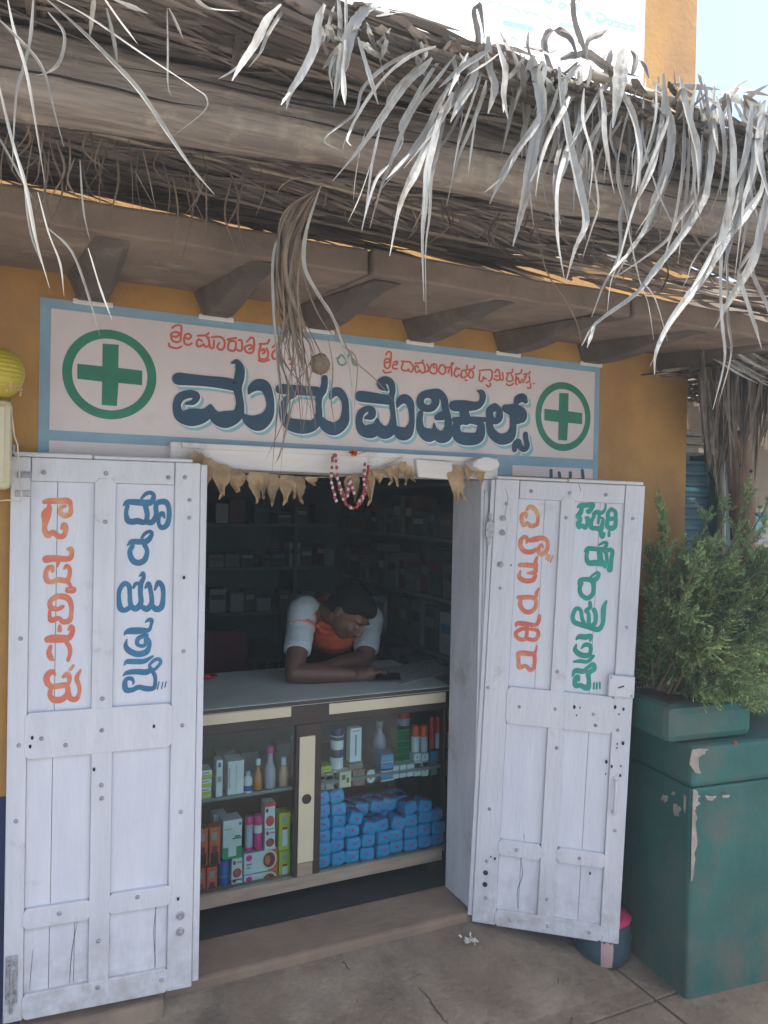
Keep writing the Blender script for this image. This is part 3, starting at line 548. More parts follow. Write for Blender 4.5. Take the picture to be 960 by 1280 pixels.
gr = [(G_, 10.66, [[(180,150,18),(220,125,55),(300,125,60),(390,115,46),(350,190,56),(325,205,66)],[(235,150,50),(225,210,60),(190,270,66),(215,310,56),(190,370,60),(200,420,46),(240,390,46),(280,420,56),(310,370,46),(315,300,54),(290,290,30)]]),
 (G_, 10.66, [[(395,240,46),(440,215,56),(500,225,46),(545,180,30),(555,115,20)],[(400,270,42),(365,340,46),(365,420,56),(430,430,56),(490,440,66),(510,380,46),(520,310,38),(490,290,24)],[(470,250,36),(455,360,30)],[(490,470,50),(510,540,60),(535,500,34)]]),
 (G_, 10.66, [[(630,172,46),(585,230,46),(600,300,56),(680,290,46),(682,210,46),(630,172,46)],[(580,320,46),(577,400,56),(630,430,66),(680,400,56),(690,300,46)],[(600,480,33),(600,530,33)]]),
 (G_, 10.66, [[(272,738,14),(320,700,52),(420,705,56),(530,700,46),(570,630,38),(530,620,36),(470,650,22)],[(310,740,46),(300,820,50),(330,890,66),(430,890,76),(520,900,86),(545,950,30)],[(470,720,60),(480,800,70),(500,880,56)],[(540,730,56),(640,725,52),(630,850,52),(610,980,76)],[(560,760,46),(572,850,36),(548,950,32)]]),
 (G_, 10.66, [[(188,1185,12),(215,1120,46),(300,1110,56),(400,1120,66),(462,1060,46),(440,1020,36),(350,1080,20)],[(235,1160,46),(208,1240,50),(235,1320,55),(310,1362,58),(380,1310,52),(395,1220,52),(385,1140,62)]]),
 (H_, 9.85, [[(320,130,40),(320,190,42),(270,230,42),(300,265,42),(305,360,46),(290,420,56),(200,400,56),(130,370,56),(107,310,46),(130,230,46),(165,200,42),(207,230,42),(222,320,42),(250,400,46)],[(370,220,54),(390,280,48),(385,370,46),(340,430,66)],[(300,430,56),(420,462,56),(475,390,46),(482,290,56),(490,190,56),(522,112,22)]]),
 (H_, 9.85, [[(148,585,12),(190,550,56),(270,555,62),(330,540,46),(322,600,22)],[(213,694,12),(260,650,46),(320,660,46),(327,730,42),(290,780,56),(200,770,62),(137,710,50),(152,645,14)]]),
 (H_, 9.85, [[(122,858,22),(200,850,42),(290,855,40),(362,788,34)],[(103,1035,12),(140,970,56),(240,975,56),(290,930,36),(360,890,48),(372,950,48),(300,1000,56),(307,1090,46),(290,1180,66),(200,1150,56),(142,1150,56),(140,1070,56),(172,1040,46),(185,1090,18)],[(370,1120,18),(365,1190,18)],[(405,1120,18),(400,1190,18)],[(440,1115,18),(440,1185,18)]])]
for reg, s_, st in gr: letters(DR, st, reg, s_, PRR, M_tgreen, 'green_letter', grow=4, base=.0011)

# ================================================================== COUNTER AND GOODS
CT = thing('shop_counter', 'dark brown display counter with cream strips and glass front inside the doorway', 'counter', (1.05, .3, .035))
cy = .30
MB().box(.42, 1.675, cy-.012, .875, .818, .838).build('counter_top', M_top, CT, bevel=.004)
MB().box(.42, 1.675, cy-.0145, cy-.0125, .822, .836).build('top_edging', M_dark, CT)
MB().box(.42, 1.675, cy, cy+.03, .74, .817).build('upper_rail', M_dark, CT, bevel=.002)
MB().box(.44, .962, cy-.006, cy-.0005, .778, .816).build('cream_rail', M_lamin, CT, bevel=.0015)
MB().box(1.118, 1.645, cy-.006, cy-.0005, .770, .812).build('cream_rail', M_lamin, CT, bevel=.0015)
MB().box(.985, 1.092, cy-.001, cy+.03, .15, .7395).build('centre_post', M_dark, CT, bevel=.002)
MB().box(.998, 1.062, cy-.008, cy-.0015, .205, .695).build('cream_strip', M_lamin, CT, bevel=.0015)
MB().box(.998, 1.060, cy-.007, cy-.0015, .152, .203).build('cream_strip', M_rawwood, CT, bevel=.0015)
mb = MB(); mb.lathe((1.030, cy-.008, .452), [(.019, 0), (.019, .002), (.015, .003), (.013, .001)], 20, 'Y'); mb.build('finger_pull', M_dark, CT, smooth=False)
MB().box(.42, 1.645, cy-.004, cy+.03, .100, .149).build('bottom_rail', M_rawwood, CT, bevel=.003)
MB().box(.42, 1.675, cy+.031, .86, .12, .148).build('cabinet_floor', M_rawwood, CT)
MB().box(.42, 1.675, cy+.04, .80, .477, .490).build('shelf_board', M_cabin, CT, bevel=.001)
MB().box(.42, 1.675, .862, .872, .10, .817).build('back_panel', M_cabin, CT)
MB().box(.42, .44, cy+.031, .86, .149, .817).build('end_panel', M_cabin, CT); MB().box(1.652, 1.675, cy+.031, .86, .149, .817).build('end_panel', M_dark, CT)
for x in (.45, 1.60): MB().box(x, x+.05, cy+.05, cy+.1, .036, .099).build('foot', M_dark, CT)
for x0, x1 in ((.445, .984), (1.093, 1.65)):
    MB().box(x0, x1, cy+.008, cy+.011, .152, .738).build('glass_pane', M_glass, CT)
def col(n): return _pc[n]
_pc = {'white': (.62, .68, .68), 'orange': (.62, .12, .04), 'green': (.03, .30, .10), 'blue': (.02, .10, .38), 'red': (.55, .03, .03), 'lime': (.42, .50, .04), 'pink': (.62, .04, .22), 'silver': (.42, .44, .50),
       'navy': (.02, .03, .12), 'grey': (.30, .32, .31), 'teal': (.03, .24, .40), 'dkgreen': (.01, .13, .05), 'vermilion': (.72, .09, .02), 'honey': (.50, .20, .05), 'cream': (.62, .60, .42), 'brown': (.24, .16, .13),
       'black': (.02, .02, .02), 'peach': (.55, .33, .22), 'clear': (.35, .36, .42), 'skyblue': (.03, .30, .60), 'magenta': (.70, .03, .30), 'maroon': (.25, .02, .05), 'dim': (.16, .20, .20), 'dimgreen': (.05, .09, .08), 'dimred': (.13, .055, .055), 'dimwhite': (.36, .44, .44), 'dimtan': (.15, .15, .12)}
def pm(n, r=.45): return mat('goods_'+n, _pc[n], tuple(v*.85 for v in _pc[n]), 14, r)
def ext(px0, px1, py0, py1, Y):
    a = P(px0, py1, Y); b = P(px1, py0, Y); m = P((px0+px1)/2, py1, Y); n = P((px0+px1)/2, py0, Y); return a[0], b[0], m[2], n[2]
def carton(label, px0, px1, py0, py1, Y, d, c, marks=(), zb=None, cat='carton', group=None, name='carton'):
    x0, x1, z0, z1 = ext(px0, px1, py0, py1, Y)
    if zb is not None: z1 = max(z1, zb+.02) if z0 < zb else z1; z0 = zb if abs(z0-zb) < .03 else z0
    g_ = .001; t = thing(name, label, cat, ((x0+x1)/2, Y+d/2, z0), 0, group)
    MB().box(x0+g_, x1-g_, Y, Y+d, z0+.0005, z1-.0005).build('box_body', pm(c), t, bevel=.0012)
    W_, H_2 = x1-x0, z1-z0
    for i, mk in enumerate(marks):
        kind, mc, u0, u1, v0, v1 = mk; y = Y-.0006-.0003*i
        if kind == 'r': MB().box(x0+W_*u0, x0+W_*u1, y, Y-.0001, z0+H_2*v0, z0+H_2*v1).build('printed_panel', pm(mc), t)
        else:
            m2 = MB(); m2.lathe((0, 0, 0), [(1, 0), (1, .001)], 18, 'Y'); m2.v = [(x0+W_*(u0+u1)/2+v[0]*W_*(u1-u0)/2, y+.0004+v[1]*.3, z0+H_2*(v0+v1)/2+v[2]*H_2*(v1-v0)/2) for v in m2.v]; m2.build('printed_disc', pm(mc), t)
    return t
def bottle(label, px0, px1, py0, py1, Y, body, cap, prof=None, zb=None, band_=None, cat='bottle', group=None, rough=.3):
    x0, x1, z0, z1 = ext(px0, px1, py0, py1, Y); r = (x1-x0)/2; cx = (x0+x1)/2
    if zb is not None: z0 = zb
    h = z1-z0; t = thing('bottle' if cat == 'bottle' else cat, label, cat, (cx, Y+r, z0+.0005), 0, group)
    prof = prof or [(.96, 0), (1, .02), (1, .66), (.8, .74), (.45, .79), (.45, .82)]; top = prof[-1][1]
    MB().lathe((cx, Y+r, z0+.0005), [(a*r, b*h) for a, b in prof], 18).build('body', pm(body, rough), t, smooth=True)
    cr = .55*r if prof[-1][0] < .7 else r*.99
    MB().lathe((cx, Y+r, z0+.0005), [(cr, top*h+.0004), (cr, (top+1)/2*h), (cr*.95, h*.99), (cr*.8, h)], 18).build('cap', pm(cap, rough), t, smooth=False)
    if band_:
        bc, b0, b1 = band_; MB().lathe((cx, Y+r, z0), [(r*1.01, h*b0), (r*1.012, h*b0+.0005), (r*1.012, h*b1)], 18).build('label_band', pm(bc), t)
    return t
Yf = cy+.045; ZB = .148; ZS = .490
# lower left
om = [('r', 'black', .15, .85, .02, .34), ('d', 'maroon', .25, .75, .30, .52), ('r', 'grey', .2, .7, .66, .86)]
carton('orange hair colour carton with a dark figure, front left of the lower shelf, on top', 246, 260.5, 1036, 1083, Yf, .05, 'orange', om)
carton('orange hair colour carton with a dark figure, second from left, top row', 261, 276, 1034, 1081, Yf, .05, 'orange', om)
carton('orange carton at the bottom of the lower shelf against the left door leaf', 244, 257.5, 1086, 1124, Yf, .05, 'orange', om, ZB)
carton('orange carton at the bottom of the lower shelf beside the blue can', 258, 272, 1084, 1121, Yf, .05, 'orange', om, ZB)
carton('white and green syringe carton standing on top of the blue can', 278, 303, 1025, 1073, Yf, .07, 'white', [('r', 'green', .0, 1, 0, .3), ('r', 'white', .3, .7, .06, .34), ('r', 'lime', .1, .45, .76, .79), ('r', 'dkgreen', .5, .95, .5, .53), ('r', 'dkgreen', .62, .9, .55, .58), ('d', 'blue', .82, .94, .84, .92)])
carton('plain white carton standing behind the white and green syringe carton', 266, 284, 1018, 1075, Yf+.085, .06, 'white')
bottle('dark blue can in the bottom row of the lower left shelf', 274, 288, 1073, 1118, Yf, 'blue', 'navy', [(.95, 0), (1, .02), (1, .9)], ZB, ('teal', .3, .36), 'can')
rm = [('d', 'red', .12, .9, .14, .56), ('d', 'red', .12, .4, .72, .92), ('r', 'grey', .5, .9, .78, .86), ('d', 'dimtan', .35, .65, .2, .5)]
carton('white carton with a red disc beside the blue can, upper of two', 289, 303.5, 1073, 1101, Yf, .05, 'white', rm)
carton('white carton with a red disc at the very bottom beside the blue can', 289, 303.5, 1101.5, 1116, Yf, .05, 'white', rm[:2], ZB)
carton('tall white carton with red lid band and red disc beside the pink bottles, upper one', 330.5, 344.5, 1003, 1036, Yf, .05, 'white', [('r', 'red', 0, 1, .84, 1)]+[('d', 'red', .12, .9, .1, .5), ('d', 'maroon', .1, .35, .62, .78)])
carton('white carton with a red disc beside the pink bottles, lower one', 330.5, 344.5, 1036.5, 1062, Yf, .05, 'white', rm)
bottle('silver and pink talc bottle standing left on the wide cartons', 307, 317.5, 1022, 1065, Yf, 'silver', 'pink', [(.95, 0), (1, .02), (1, .78)], None, ('pink', 0, .12))
bottle('pink talc bottle with a white band standing right on the wide cartons', 318, 329.5, 1020, 1063, Yf, 'pink', 'pink', [(.95, 0), (1, .02), (1, .82)], None, ('white', .5, .72))
wm = [('r', 'orange', .72, 1, 0, 1), ('d', 'cream', .52, .98, .06, .98), ('d', 'maroon', .57, .93, .16, .88), ('d', 'honey', .62, .78, .3, .75), ('d', 'magenta', .06, .24, .62, .92), ('r', 'grey', .08, .24, .42, .5), ('r', 'grey', .08, .2, .28, .34)]
carton('wide white food carton with a bowl picture, upper of the pair', 304.5, 347, 1064, 1090, Yf, .06, 'white', wm)
carton('wide white food carton with a bowl picture, lower of the pair', 304.5, 347, 1091, 1113, Yf, .06, 'white', wm, ZB)
lm = [('r', 'white', .3, .75, .12, .55), ('r', 'red', .3, .7, .56, .62), ('d', 'grey', .25, .75, .74, .92)]
carton('lime green carton beside the centre post, upper one', 348, 363.5, 1016, 1063, Yf, .06, 'lime', lm)
carton('lime green carton beside the centre post, lower one', 348, 363.5, 1063.5, 1107, Yf, .06, 'lime', lm, ZB)
for i, (a, b) in enumerate(((1040, 1060), (1061, 1081), (1082, 1103))):
    carton('blue carton squeezed behind the centre post, %s of three' % ('top', 'middle', 'bottom')[i], 364.5, 375, a, b, Yf+.02, .05, 'skyblue', (), ZB if i == 2 else None)
# upper left
for i, (a, b) in enumerate(((963, 973), (974, 984), (984.5, 994), (994.5, 1006))):
    carton('small white and green medicine carton, %s of the stack at the left door leaf' % ('top', 'second', 'third', 'bottom')[i], 248-i*.4, 265.5-i*.5, a, b, Yf, .07, 'white', [('r', 'lime', 0, 1, 0, .45), ('r', 'grey', .2, .8, .6, .75)], ZS if i == 3 else None)
carton('narrow white carton with blue print standing beside the small green cartons', 269.5, 279, 950, 1004, Yf, .05, 'white', [('r', 'blue', .3, .7, .8, .92), ('r', 'grey', .2, .8, .4, .55)], ZS)
carton('tall plain white carton in the middle of the upper left shelf', 284, 305.5, 951, 1002, Yf, .08, 'white', [('r', 'grey', .08, .14, .2, .8), ('r', 'grey', .5, .53, .1, .9)], ZS)
bottle('white bottle with a blue label on the upper left shelf', 305.5, 317, 966, 1000, Yf-.01, 'white', 'silver', None, ZS, ('blue', .1, .36))
bottle('amber honey bottle with a white cap on the upper left shelf', 318, 330, 950, 997, Yf, 'honey', 'white', [(.8, 0), (1, .05), (.95, .3), (.7, .5), (.4, .62), (.38, .8)], ZS)
bottle('tall clear bottle wrapped in pinkish film on the upper left shelf', 332, 347, 935, 996, Yf, 'clear', 'pink', [(.95, 0), (1, .03), (.95, .45), (.5, .65), (.4, .85)], ZS)
bottle('peach coloured bottle with a pale cap beside the film wrapped bottle', 350, 362, 948, 992, Yf, 'peach', 'white', [(.9, 0), (1, .04), (1, .5), (.6, .66), (.5, .74)], ZS)
bottle('brown glass bottle standing behind the peach bottle', 362, 373, 922, 985, Yf+.06, 'brown', 'grey', [(.95, 0), (1, .03), (1, .55), (.55, .7), (.4, .9)], ZS)
for i, (x, h) in enumerate(((300, 940), (345, 930), (270, 940))):
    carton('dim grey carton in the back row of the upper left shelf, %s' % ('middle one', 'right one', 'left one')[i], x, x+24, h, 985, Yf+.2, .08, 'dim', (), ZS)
# upper right
gm = [('r', 'dim', .1, .9, .55, .7)]
for i, (a, b, c, d_) in enumerate(((397, 406.5, 967, 975.5), (407, 417.5, 966, 975), (397, 406.5, 976, 988), (407, 418, 975.5, 987))):
    carton('small grey carton %s in the block left of the cream carton' % ('top left', 'top right', 'bottom left', 'bottom right')[i], a, b, c, d_, Yf, .06, 'grey', gm, ZS if i > 1 else None)
carton('lime topped carton lying on the small grey cartons', 398, 415, 958, 966, Yf+.005, .06, 'lime', [('r', 'grey', .2, .8, .4, .55)])
bottle('white jar with a navy lid standing on another jar', 416.5, 432.5, 911, 938, Yf+.012, 'white', 'navy', [(.97, 0), (1, .03), (1, .64)], None, ('navy', .44, .6), 'jar')
bottle('white jar with a navy lid carrying the upper jar', 415.5, 432, 938.5, 966, Yf+.012, 'white', 'navy', [(.97, 0), (1, .03), (1, .66)], None, ('grey', .1, .16), 'jar')
carton('tall white carton with dark vertical print on the upper right shelf', 437, 452.5, 910, 953, Yf+.005, .04, 'white', [('r', 'teal', .44, .56, .2, .8), ('r', 'grey', .2, .8, .9, .93), ('r', 'teal', .0, 1, .0, .03)])
carton('brown grey carton under the tall white carton', 436, 454, 953.5, 964, Yf+.01, .06, 'brown')
carton('cream carton in the front row below the jars', 424, 439.5, 964.5, 984.5, Yf-.012, .05, 'cream', [('r', 'dimtan', .2, .5, .5, .8), ('r', 'dimtan', .6, .8, .3, .6)], ZS)
carton('brown grey carton in the front row beside the cream carton', 440.5, 457, 962, 982, Yf, .07, 'brown', [('r', 'grey', 0, 1, .45, .5)], ZS)
carton('brown carton with a white round label beside the teal stack', 457.5, 469, 966, 979, Yf, .07, 'brown', [('d', 'white', .05, 1.0, .02, 1.0), ('r', 'red', .4, .6, .3, .4)], ZS)
for i, (a, b) in enumerate(((943, 953), (953.5, 964), (964.5, 976))):
    carton('teal blue carton, %s of the stack of three' % ('top', 'middle', 'bottom')[i], 476, 492.5, a, b, Yf, .06, 'teal', [('r', 'skyblue', .15, .9, .3, .7), ('r', 'white', 0, 1, 0, .08)], ZS if i == 2 else None)
bottle('dull clear bottle standing behind the teal stack', 470, 486, 903, 940, Yf+.11, 'clear', 'grey', [(.95, 0), (1, .3), (.8, .5), (.4, .6), (.4, .8)])
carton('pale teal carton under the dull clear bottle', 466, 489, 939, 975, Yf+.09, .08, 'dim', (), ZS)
for i in range(6):
    carton('dark green carton, %s in its tall stack' % ('topmost', 'second', 'third', 'fourth', 'fifth', 'lowest')[i], 496, 516.5, 911+i*8, 918.5+i*8, Yf+.045, .06, 'dkgreen', [('r', 'green', 0, 1, 0, .14)])
for i, (a, b, c) in enumerate(((490.5, 499, 964), (499.5, 508, 960), (508.5, 517.5, 957))):
    carton('small white carton %s of the row below the dark green stack' % ('left', 'middle', 'right')[i], a, b, c, 973.5-i*1.4, Yf, .05, 'white', [('r', 'dim', .15, .85, .4, .5)], ZS)
for i in range(6):
    a = 517.5+(i % 2)*9.5; b = 942+(i//2)*9.6
    carton('white carton in the block under the orange capped bottles, %s row %s' % (('top', 'middle', 'bottom')[i//2], ('left', 'right')[i % 2]), a, a+9, b, b+9, Yf, .05, 'white', [('r', 'dim', .4, .5, .3, .7)], ZS if i > 3 else None)
bottle('white bottle with an orange red cap, left one of the pair on the carton block', 516.5, 526.5, 908, 941, Yf+.004, 'white', 'vermilion', [(.96, 0), (1, .03), (1, .6)])
bottle('white bottle with an orange red cap, right one of the pair on the carton block', 527, 537, 908, 941, Yf+.004, 'silver', 'vermilion', [(.96, 0), (1, .03), (1, .6)])
bottle('grey bottle with a white collar behind the orange capped pair', 500, 516, 890, 912, Yf+.08, 'silver', 'red', [(.96, 0), (1, .03), (1, .6)])
for i in range(4):
    bottle('red tube with a pale side, %s from left at the jamb' % ('first', 'second', 'third', 'fourth')[i], 538+i*7.2, 544.6+i*7.2, 897, 937-i, Yf+.01, ('red', 'silver', 'red', 'silver')[i], 'red', [(.96, 0), (1, .03), (1, .5)], None, None, 'tube')
for i in range(3):
    carton('dim blue carton under the red tubes, %s of three' % ('left', 'middle', 'right')[i], 538.5+i*9, 547+i*9, 939, 952-i*.6, Yf+.012, .05, 'teal')
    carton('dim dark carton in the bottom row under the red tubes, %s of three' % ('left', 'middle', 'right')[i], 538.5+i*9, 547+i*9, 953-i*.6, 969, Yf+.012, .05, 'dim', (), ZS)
# blue packets
pk = None; prr = random.Random(5)
def packet_mesh():
    mb = MB(); n, m = 10, 6; a, b, c = .0325, .032, .0255
    for k in range(m+1):
        v = -1+2*k/m
        for j in range(n*2):
            th = 2*math.pi*j/(n*2); cx_, sx_ = math.cos(th), math.sin(th); q = 2/9
            r = (1-.06*abs(v)**3) if k not in (0, m) else .84
            mb.v.append((a*r*math.copysign(abs(cx_)**q, cx_), b*r*math.copysign(abs(sx_)**q, sx_), c*(v*(1-.06*math.cos(2*th)))+.0255+.0016*math.sin(5*th+k)))
    N2 = n*2
    for k in range(m):
        for j in range(N2): mb.f.append((k*N2+j, k*N2+(j+1) % N2, (k+1)*N2+(j+1) % N2, (k+1)*N2+j))
    mb.f += [tuple(range(N2))[::-1], tuple(m*N2+j for j in range(N2))]
    return mb
M_pack = mat('light_blue_film', (.03, .36, .66), (.02, .24, .50), 18, .28, .35, 50)
proto = thing('sanitary_packet', 'light blue soft packet with magenta mark, piled on the lower right shelf', 'packet', (0, 0, 0), 0, 'light blue packets piled on the lower shelf')
packet_mesh().build('wrapper', M_pack, proto, smooth=True)
mb = MB(); mb.lathe((0, 0, 0), [(.0065, 0), (.0065, .0006)], 12, 'Y'); mb.v = [(v[0]*1.2+.004, -.0326+v[1], v[2]*.7+.026) for v in mb.v]; mb.build('magenta_mark', pm('magenta'), proto)
mb = MB(); mb.box(-.009, .009, -.012, .002, .0495, .0518); mb.build('folded_seal', pm('magenta'), proto)
first = True
def place(src, Mx, label=None):
    global first
    if first: r_ = src; first = False
    else:
        r_ = src.copy(); COL.objects.link(r_)
        for ch in list(src.children):
            c_ = ch.copy(); c_.matrix_parent_inverse = ch.matrix_parent_inverse.copy(); c_.parent = r_; COL.objects.link(c_)
    r_.matrix_world = Mx
    return r_
cols = [(404, 5), (424, 5), (444, 4), (463, 3), (482, 4), (501, 4), (520, 4), (538, 4), (555, 3)]
for row_y, shrink, dy in ((0, 0, 0), (1, 0, .07), (2, 1, .14)):
    for ci, (px, hgt) in enumerate(cols):
        xc = 1.115+ci*.0655; hh = [6, 6, 4, 3, 3, 3, 4, 4, 3][ci] if row_y == 0 else [6, 5, 4, 4, 4, 4, 4, 3, 3][ci]
        for k in range(hh):
            if row_y == 2 and k < 3: continue
            if row_y == 1 and k < 2: continue
            jx = prr.uniform(-.004, .004); z = ZB+.001+k*.0500
            tilt = prr.uniform(-.09, .09) if k < hh-1 else prr.uniform(-.3, .3)
            Mx = Matrix.Translation((xc+jx, cy+.055+dy+prr.uniform(-.004, .006), z+(.004 if abs(tilt) > .05 else 0))) @ Matrix.Rotation(prr.uniform(-.14, .14), 4, 'Z') @ Matrix.Rotation(tilt, 4, 'Y') @ Matrix.Diagonal((.97, 1, .985, 1))
            place(proto, Mx)
# ------------------------------------------------------------------ back shelves
def rack(label, x0, x1, y0, y1, zs, uprights):
    t = thing('shelf_rack', label, 'shelf', ((x0+x1)/2, (y0+y1)/2, .036))
    for z in zs: MB().box(x0, x1, y0, y1, z-.018, z).build('shelf', M_cabin, t)
    for x in uprights: MB().box(x-.012, x+.012, y0+.002, y1-.002, .04, max(zs)+.34).build('upright', M_cabin, t)
    return t
ZL = [.52, .853, 1.155, 1.45, 1.75]
rack('dim open shelf rack filled with medicine cartons along the back wall', -.9, 2.05, 2.55, 2.895, ZL, (-.6, .35, 1.02, 1.75))
rs = random.Random(11); ordn = ['first', 'second', 'third', 'fourth', 'fifth', 'sixth', 'seventh', 'eighth', 'ninth', 'tenth', 'eleventh', 'twelfth', 'thirteenth', 'fourteenth', 'fifteenth', 'sixteenth', 'seventeenth', 'eighteenth', 'nineteenth', 'twentieth', 'twenty first', 'twenty second', 'twenty third', 'twenty fourth', 'twenty fifth']
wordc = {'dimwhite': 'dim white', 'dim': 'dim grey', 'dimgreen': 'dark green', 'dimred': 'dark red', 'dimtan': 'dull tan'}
for li, z in enumerate(ZL[1:]):
    x = .38; k = 0
    while x < 2.0 and k < 25:
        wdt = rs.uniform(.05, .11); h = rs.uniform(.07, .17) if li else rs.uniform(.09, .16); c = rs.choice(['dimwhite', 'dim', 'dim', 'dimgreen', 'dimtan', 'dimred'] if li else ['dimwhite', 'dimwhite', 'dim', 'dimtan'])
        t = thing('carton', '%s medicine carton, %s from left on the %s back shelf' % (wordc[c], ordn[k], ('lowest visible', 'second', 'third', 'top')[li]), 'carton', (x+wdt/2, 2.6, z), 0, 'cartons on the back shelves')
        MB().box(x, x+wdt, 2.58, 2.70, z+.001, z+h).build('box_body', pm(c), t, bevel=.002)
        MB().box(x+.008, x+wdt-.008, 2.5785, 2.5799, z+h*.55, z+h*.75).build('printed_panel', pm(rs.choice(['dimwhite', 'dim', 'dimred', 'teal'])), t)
        x += wdt+rs.choice([.006, .01, .03, .06]); k += 1
rack('dim side shelf rack with white cartons on the right wall', 2.06, 2.445, .95, 2.5, [.45, .80, 1.10, 1.42, 1.72], ())
for li, z in enumerate([.45, .80, 1.10, 1.42]):
    y = 1.0; k = 0
    while y < 2.4:
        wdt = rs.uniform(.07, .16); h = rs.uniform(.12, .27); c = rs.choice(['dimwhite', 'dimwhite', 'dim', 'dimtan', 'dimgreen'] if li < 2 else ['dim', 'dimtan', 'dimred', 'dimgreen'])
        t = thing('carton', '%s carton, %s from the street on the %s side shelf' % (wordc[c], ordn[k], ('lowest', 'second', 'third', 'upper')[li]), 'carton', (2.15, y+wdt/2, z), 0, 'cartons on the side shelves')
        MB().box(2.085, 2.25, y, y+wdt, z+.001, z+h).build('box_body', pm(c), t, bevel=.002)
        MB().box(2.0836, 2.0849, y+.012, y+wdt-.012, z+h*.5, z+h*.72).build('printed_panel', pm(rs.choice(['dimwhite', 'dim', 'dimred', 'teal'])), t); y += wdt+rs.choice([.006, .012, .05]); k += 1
# back table with dark red goods behind the shopkeeper
tb = thing('back_table', 'dark table standing under the back shelves behind the shopkeeper', 'table', (.8, 1.9, .036))
MB().box(.35, 1.45, 1.65, 2.2, .70, .73).build('table_top', M_dark, tb, bevel=.003)
for x in (.38, 1.38):
    for y in (1.68, 2.13): MB().box(x, x+.04, y, y+.04, .036, .699).build('leg', M_dark, tb)
mb = MB(); mb.lathe((0, 0, 0), [(.14, 0), (.15, .03), (.16, .10), (.15, .13), (.1, .14)], 18); mb.v = [(.66+v[0]*1.6, 1.85+v[1], .7305+v[2]+.012*math.sin(20*v[0])) for v in mb.v]
tag(mb.build('cloth_bundle', mat('dark_red_cloth', (.22, .01, .04), (.08, .005, .02), 14, .6, .4, 30), None, smooth=True), 'dark red crumpled bundle lying on the back table', 'bundle')
ch = thing('plastic_chair', 'dark maroon plastic chair behind the shopkeeper', 'chair', (.98, 1.45, .036))
mc = mat('maroon_plastic', (.10, .012, .035), None, 8, .4)
MB().box(.80, 1.16, 1.28, 1.62, .44, .47).build('seat', mc, ch, bevel=.01); MB().box(.80, 1.16, 1.60, 1.63, .47, .90).build('backrest', mc, ch, bevel=.012)
for x in (.82, 1.11):
    for y in (1.30, 1.58): MB().box(x, x+.03, y, y+.03, .036, .4395).build('leg', mc, ch)
# things lying on the counter
def sheet(label, pts, name, m, cat, th=.0012):
    mb = MB(); n = len(pts); mb.v = [(p[0], p[1], p[2]) for p in pts]+[(p[0], p[1], p[2]+th) for p in pts]
    mb.f = [tuple(range(n))[::-1], tuple(range(n, 2*n))]+[(k, (k+1) % n, n+(k+1) % n, n+k) for k in range(n)]
    return tag(mb.build(name, m), label, cat)
def onz(x, y, z): return hit(x, y, (0, 0, z), (0, 0, 1))
q = [onz(*p, .8385) for p in ((470, 836), (545, 826), (560, 842), (500, 856))]
M_news = mat('newsprint', (.42, .44, .42), (.14, .15, .15), 55, .8, stretch=(1, 3, 1))
sheet('folded newspaper lying at the right end of the counter top', q, 'newspaper', M_news, 'newspaper', .003)
t = thing('snack_packet', 'small red and black crumpled packet lying at the left end of the counter top', 'packet', tuple(onz(262, 850, .8385)))
c0 = onz(262, 849, .8385); mb = MB(); mb.ball((c0[0], c0[1], .851), (.035, .02, .0125), 10, 6); mb.build('wrapper', pm('red', .3), t, smooth=False)
mb = MB(); mb.ball((c0[0]+.012, c0[1]-.010, .8565), (.02, .014, .007), 8, 5); mb.build('dark_panel', M_black, t)
# ================================================================== SHOPKEEPER
def PY(x, y, Y): return Vector(P(x, y, Y))
def remesh(mb, name, parent, m, vox, smooth=8, sf=.5):
    o = mb.build(name+'_src', None); r = o.modifiers.new('r', 'REMESH'); r.mode = 'VOXEL'; r.voxel_size = vox; r.use_smooth_shade = True
    s_ = o.modifiers.new('s', 'SMOOTH'); s_.factor = sf; s_.iterations = smooth
    dg = bpy.context.evaluated_depsgraph_get(); me = bpy.data.meshes.new_from_object(o.evaluated_get(dg)); bpy.data.objects.remove(o)
    me.transform(WM[parent.name].inverted()); me.materials.clear(); me.materials.append(m); me.polygons.foreach_set('use_smooth', [True]*len(me.polygons))
    p = bpy.data.objects.new(name, me); COL.objects.link(p); p.parent = parent; return p
def limb(mb, pts, rad, n=14, flatz=1.0):
    c = crv([tuple(p)+(r_,) for p, r_ in zip(pts, rad)], 5); mb.tube([q[:3] for q in c], [q[3] for q in c], n, flatz)
    mb.ball(c[0][:3], c[0][3]*.99, 12, 8); mb.ball(c[-1][:3], c[-1][3]*.99, 12, 8)
PE = thing('person', 'shopkeeper in an orange shirt with grey sleeves leaning on the counter over a phone', 'person', (1.16, 1.2, .036))
S1 = PY(379, 764, .74); E1 = PY(367, 846, .56); E1.z = .882; W1 = PY(441, 851, .49); W1.z = .872; H1 = PY(462, 847, .49); H1.z = .872
S2 = PY(462, 772, .82); E2 = PY(456, 828, .70); E2.z = .885; W2 = PY(405, 836, .66); W2.z = .874; H2 = PY(392, 838, .655); H2.z = .868
HC = PY(436, 766, .60); NB = PY(412, 768, .74)
pel = Vector((1.44, 1.24, .92)); che = (S1+S2)/2+Vector((.02, .10, -.07)); midt = (pel+che)/2+Vector((0, 0, .03))
RIGHT = Vector(_R0); BACK = Vector(_F0)     # image right / away
fwd = (RIGHT*.58+Vector((0, 0, -.72))-BACK*.40).normalized(); up0 = (RIGHT*.55+Vector((0, 0, .8))-BACK*.25); upv = (up0-fwd*up0.dot(fwd)).normalized(); lat = fwd.cross(upv).normalized()
HR = Matrix((fwd, -lat, upv)).transposed()      # local x = face, y = left, z = crown
def hp_(x, y, z): return HC+HR @ Vector((x, y, z))
mb = MB()
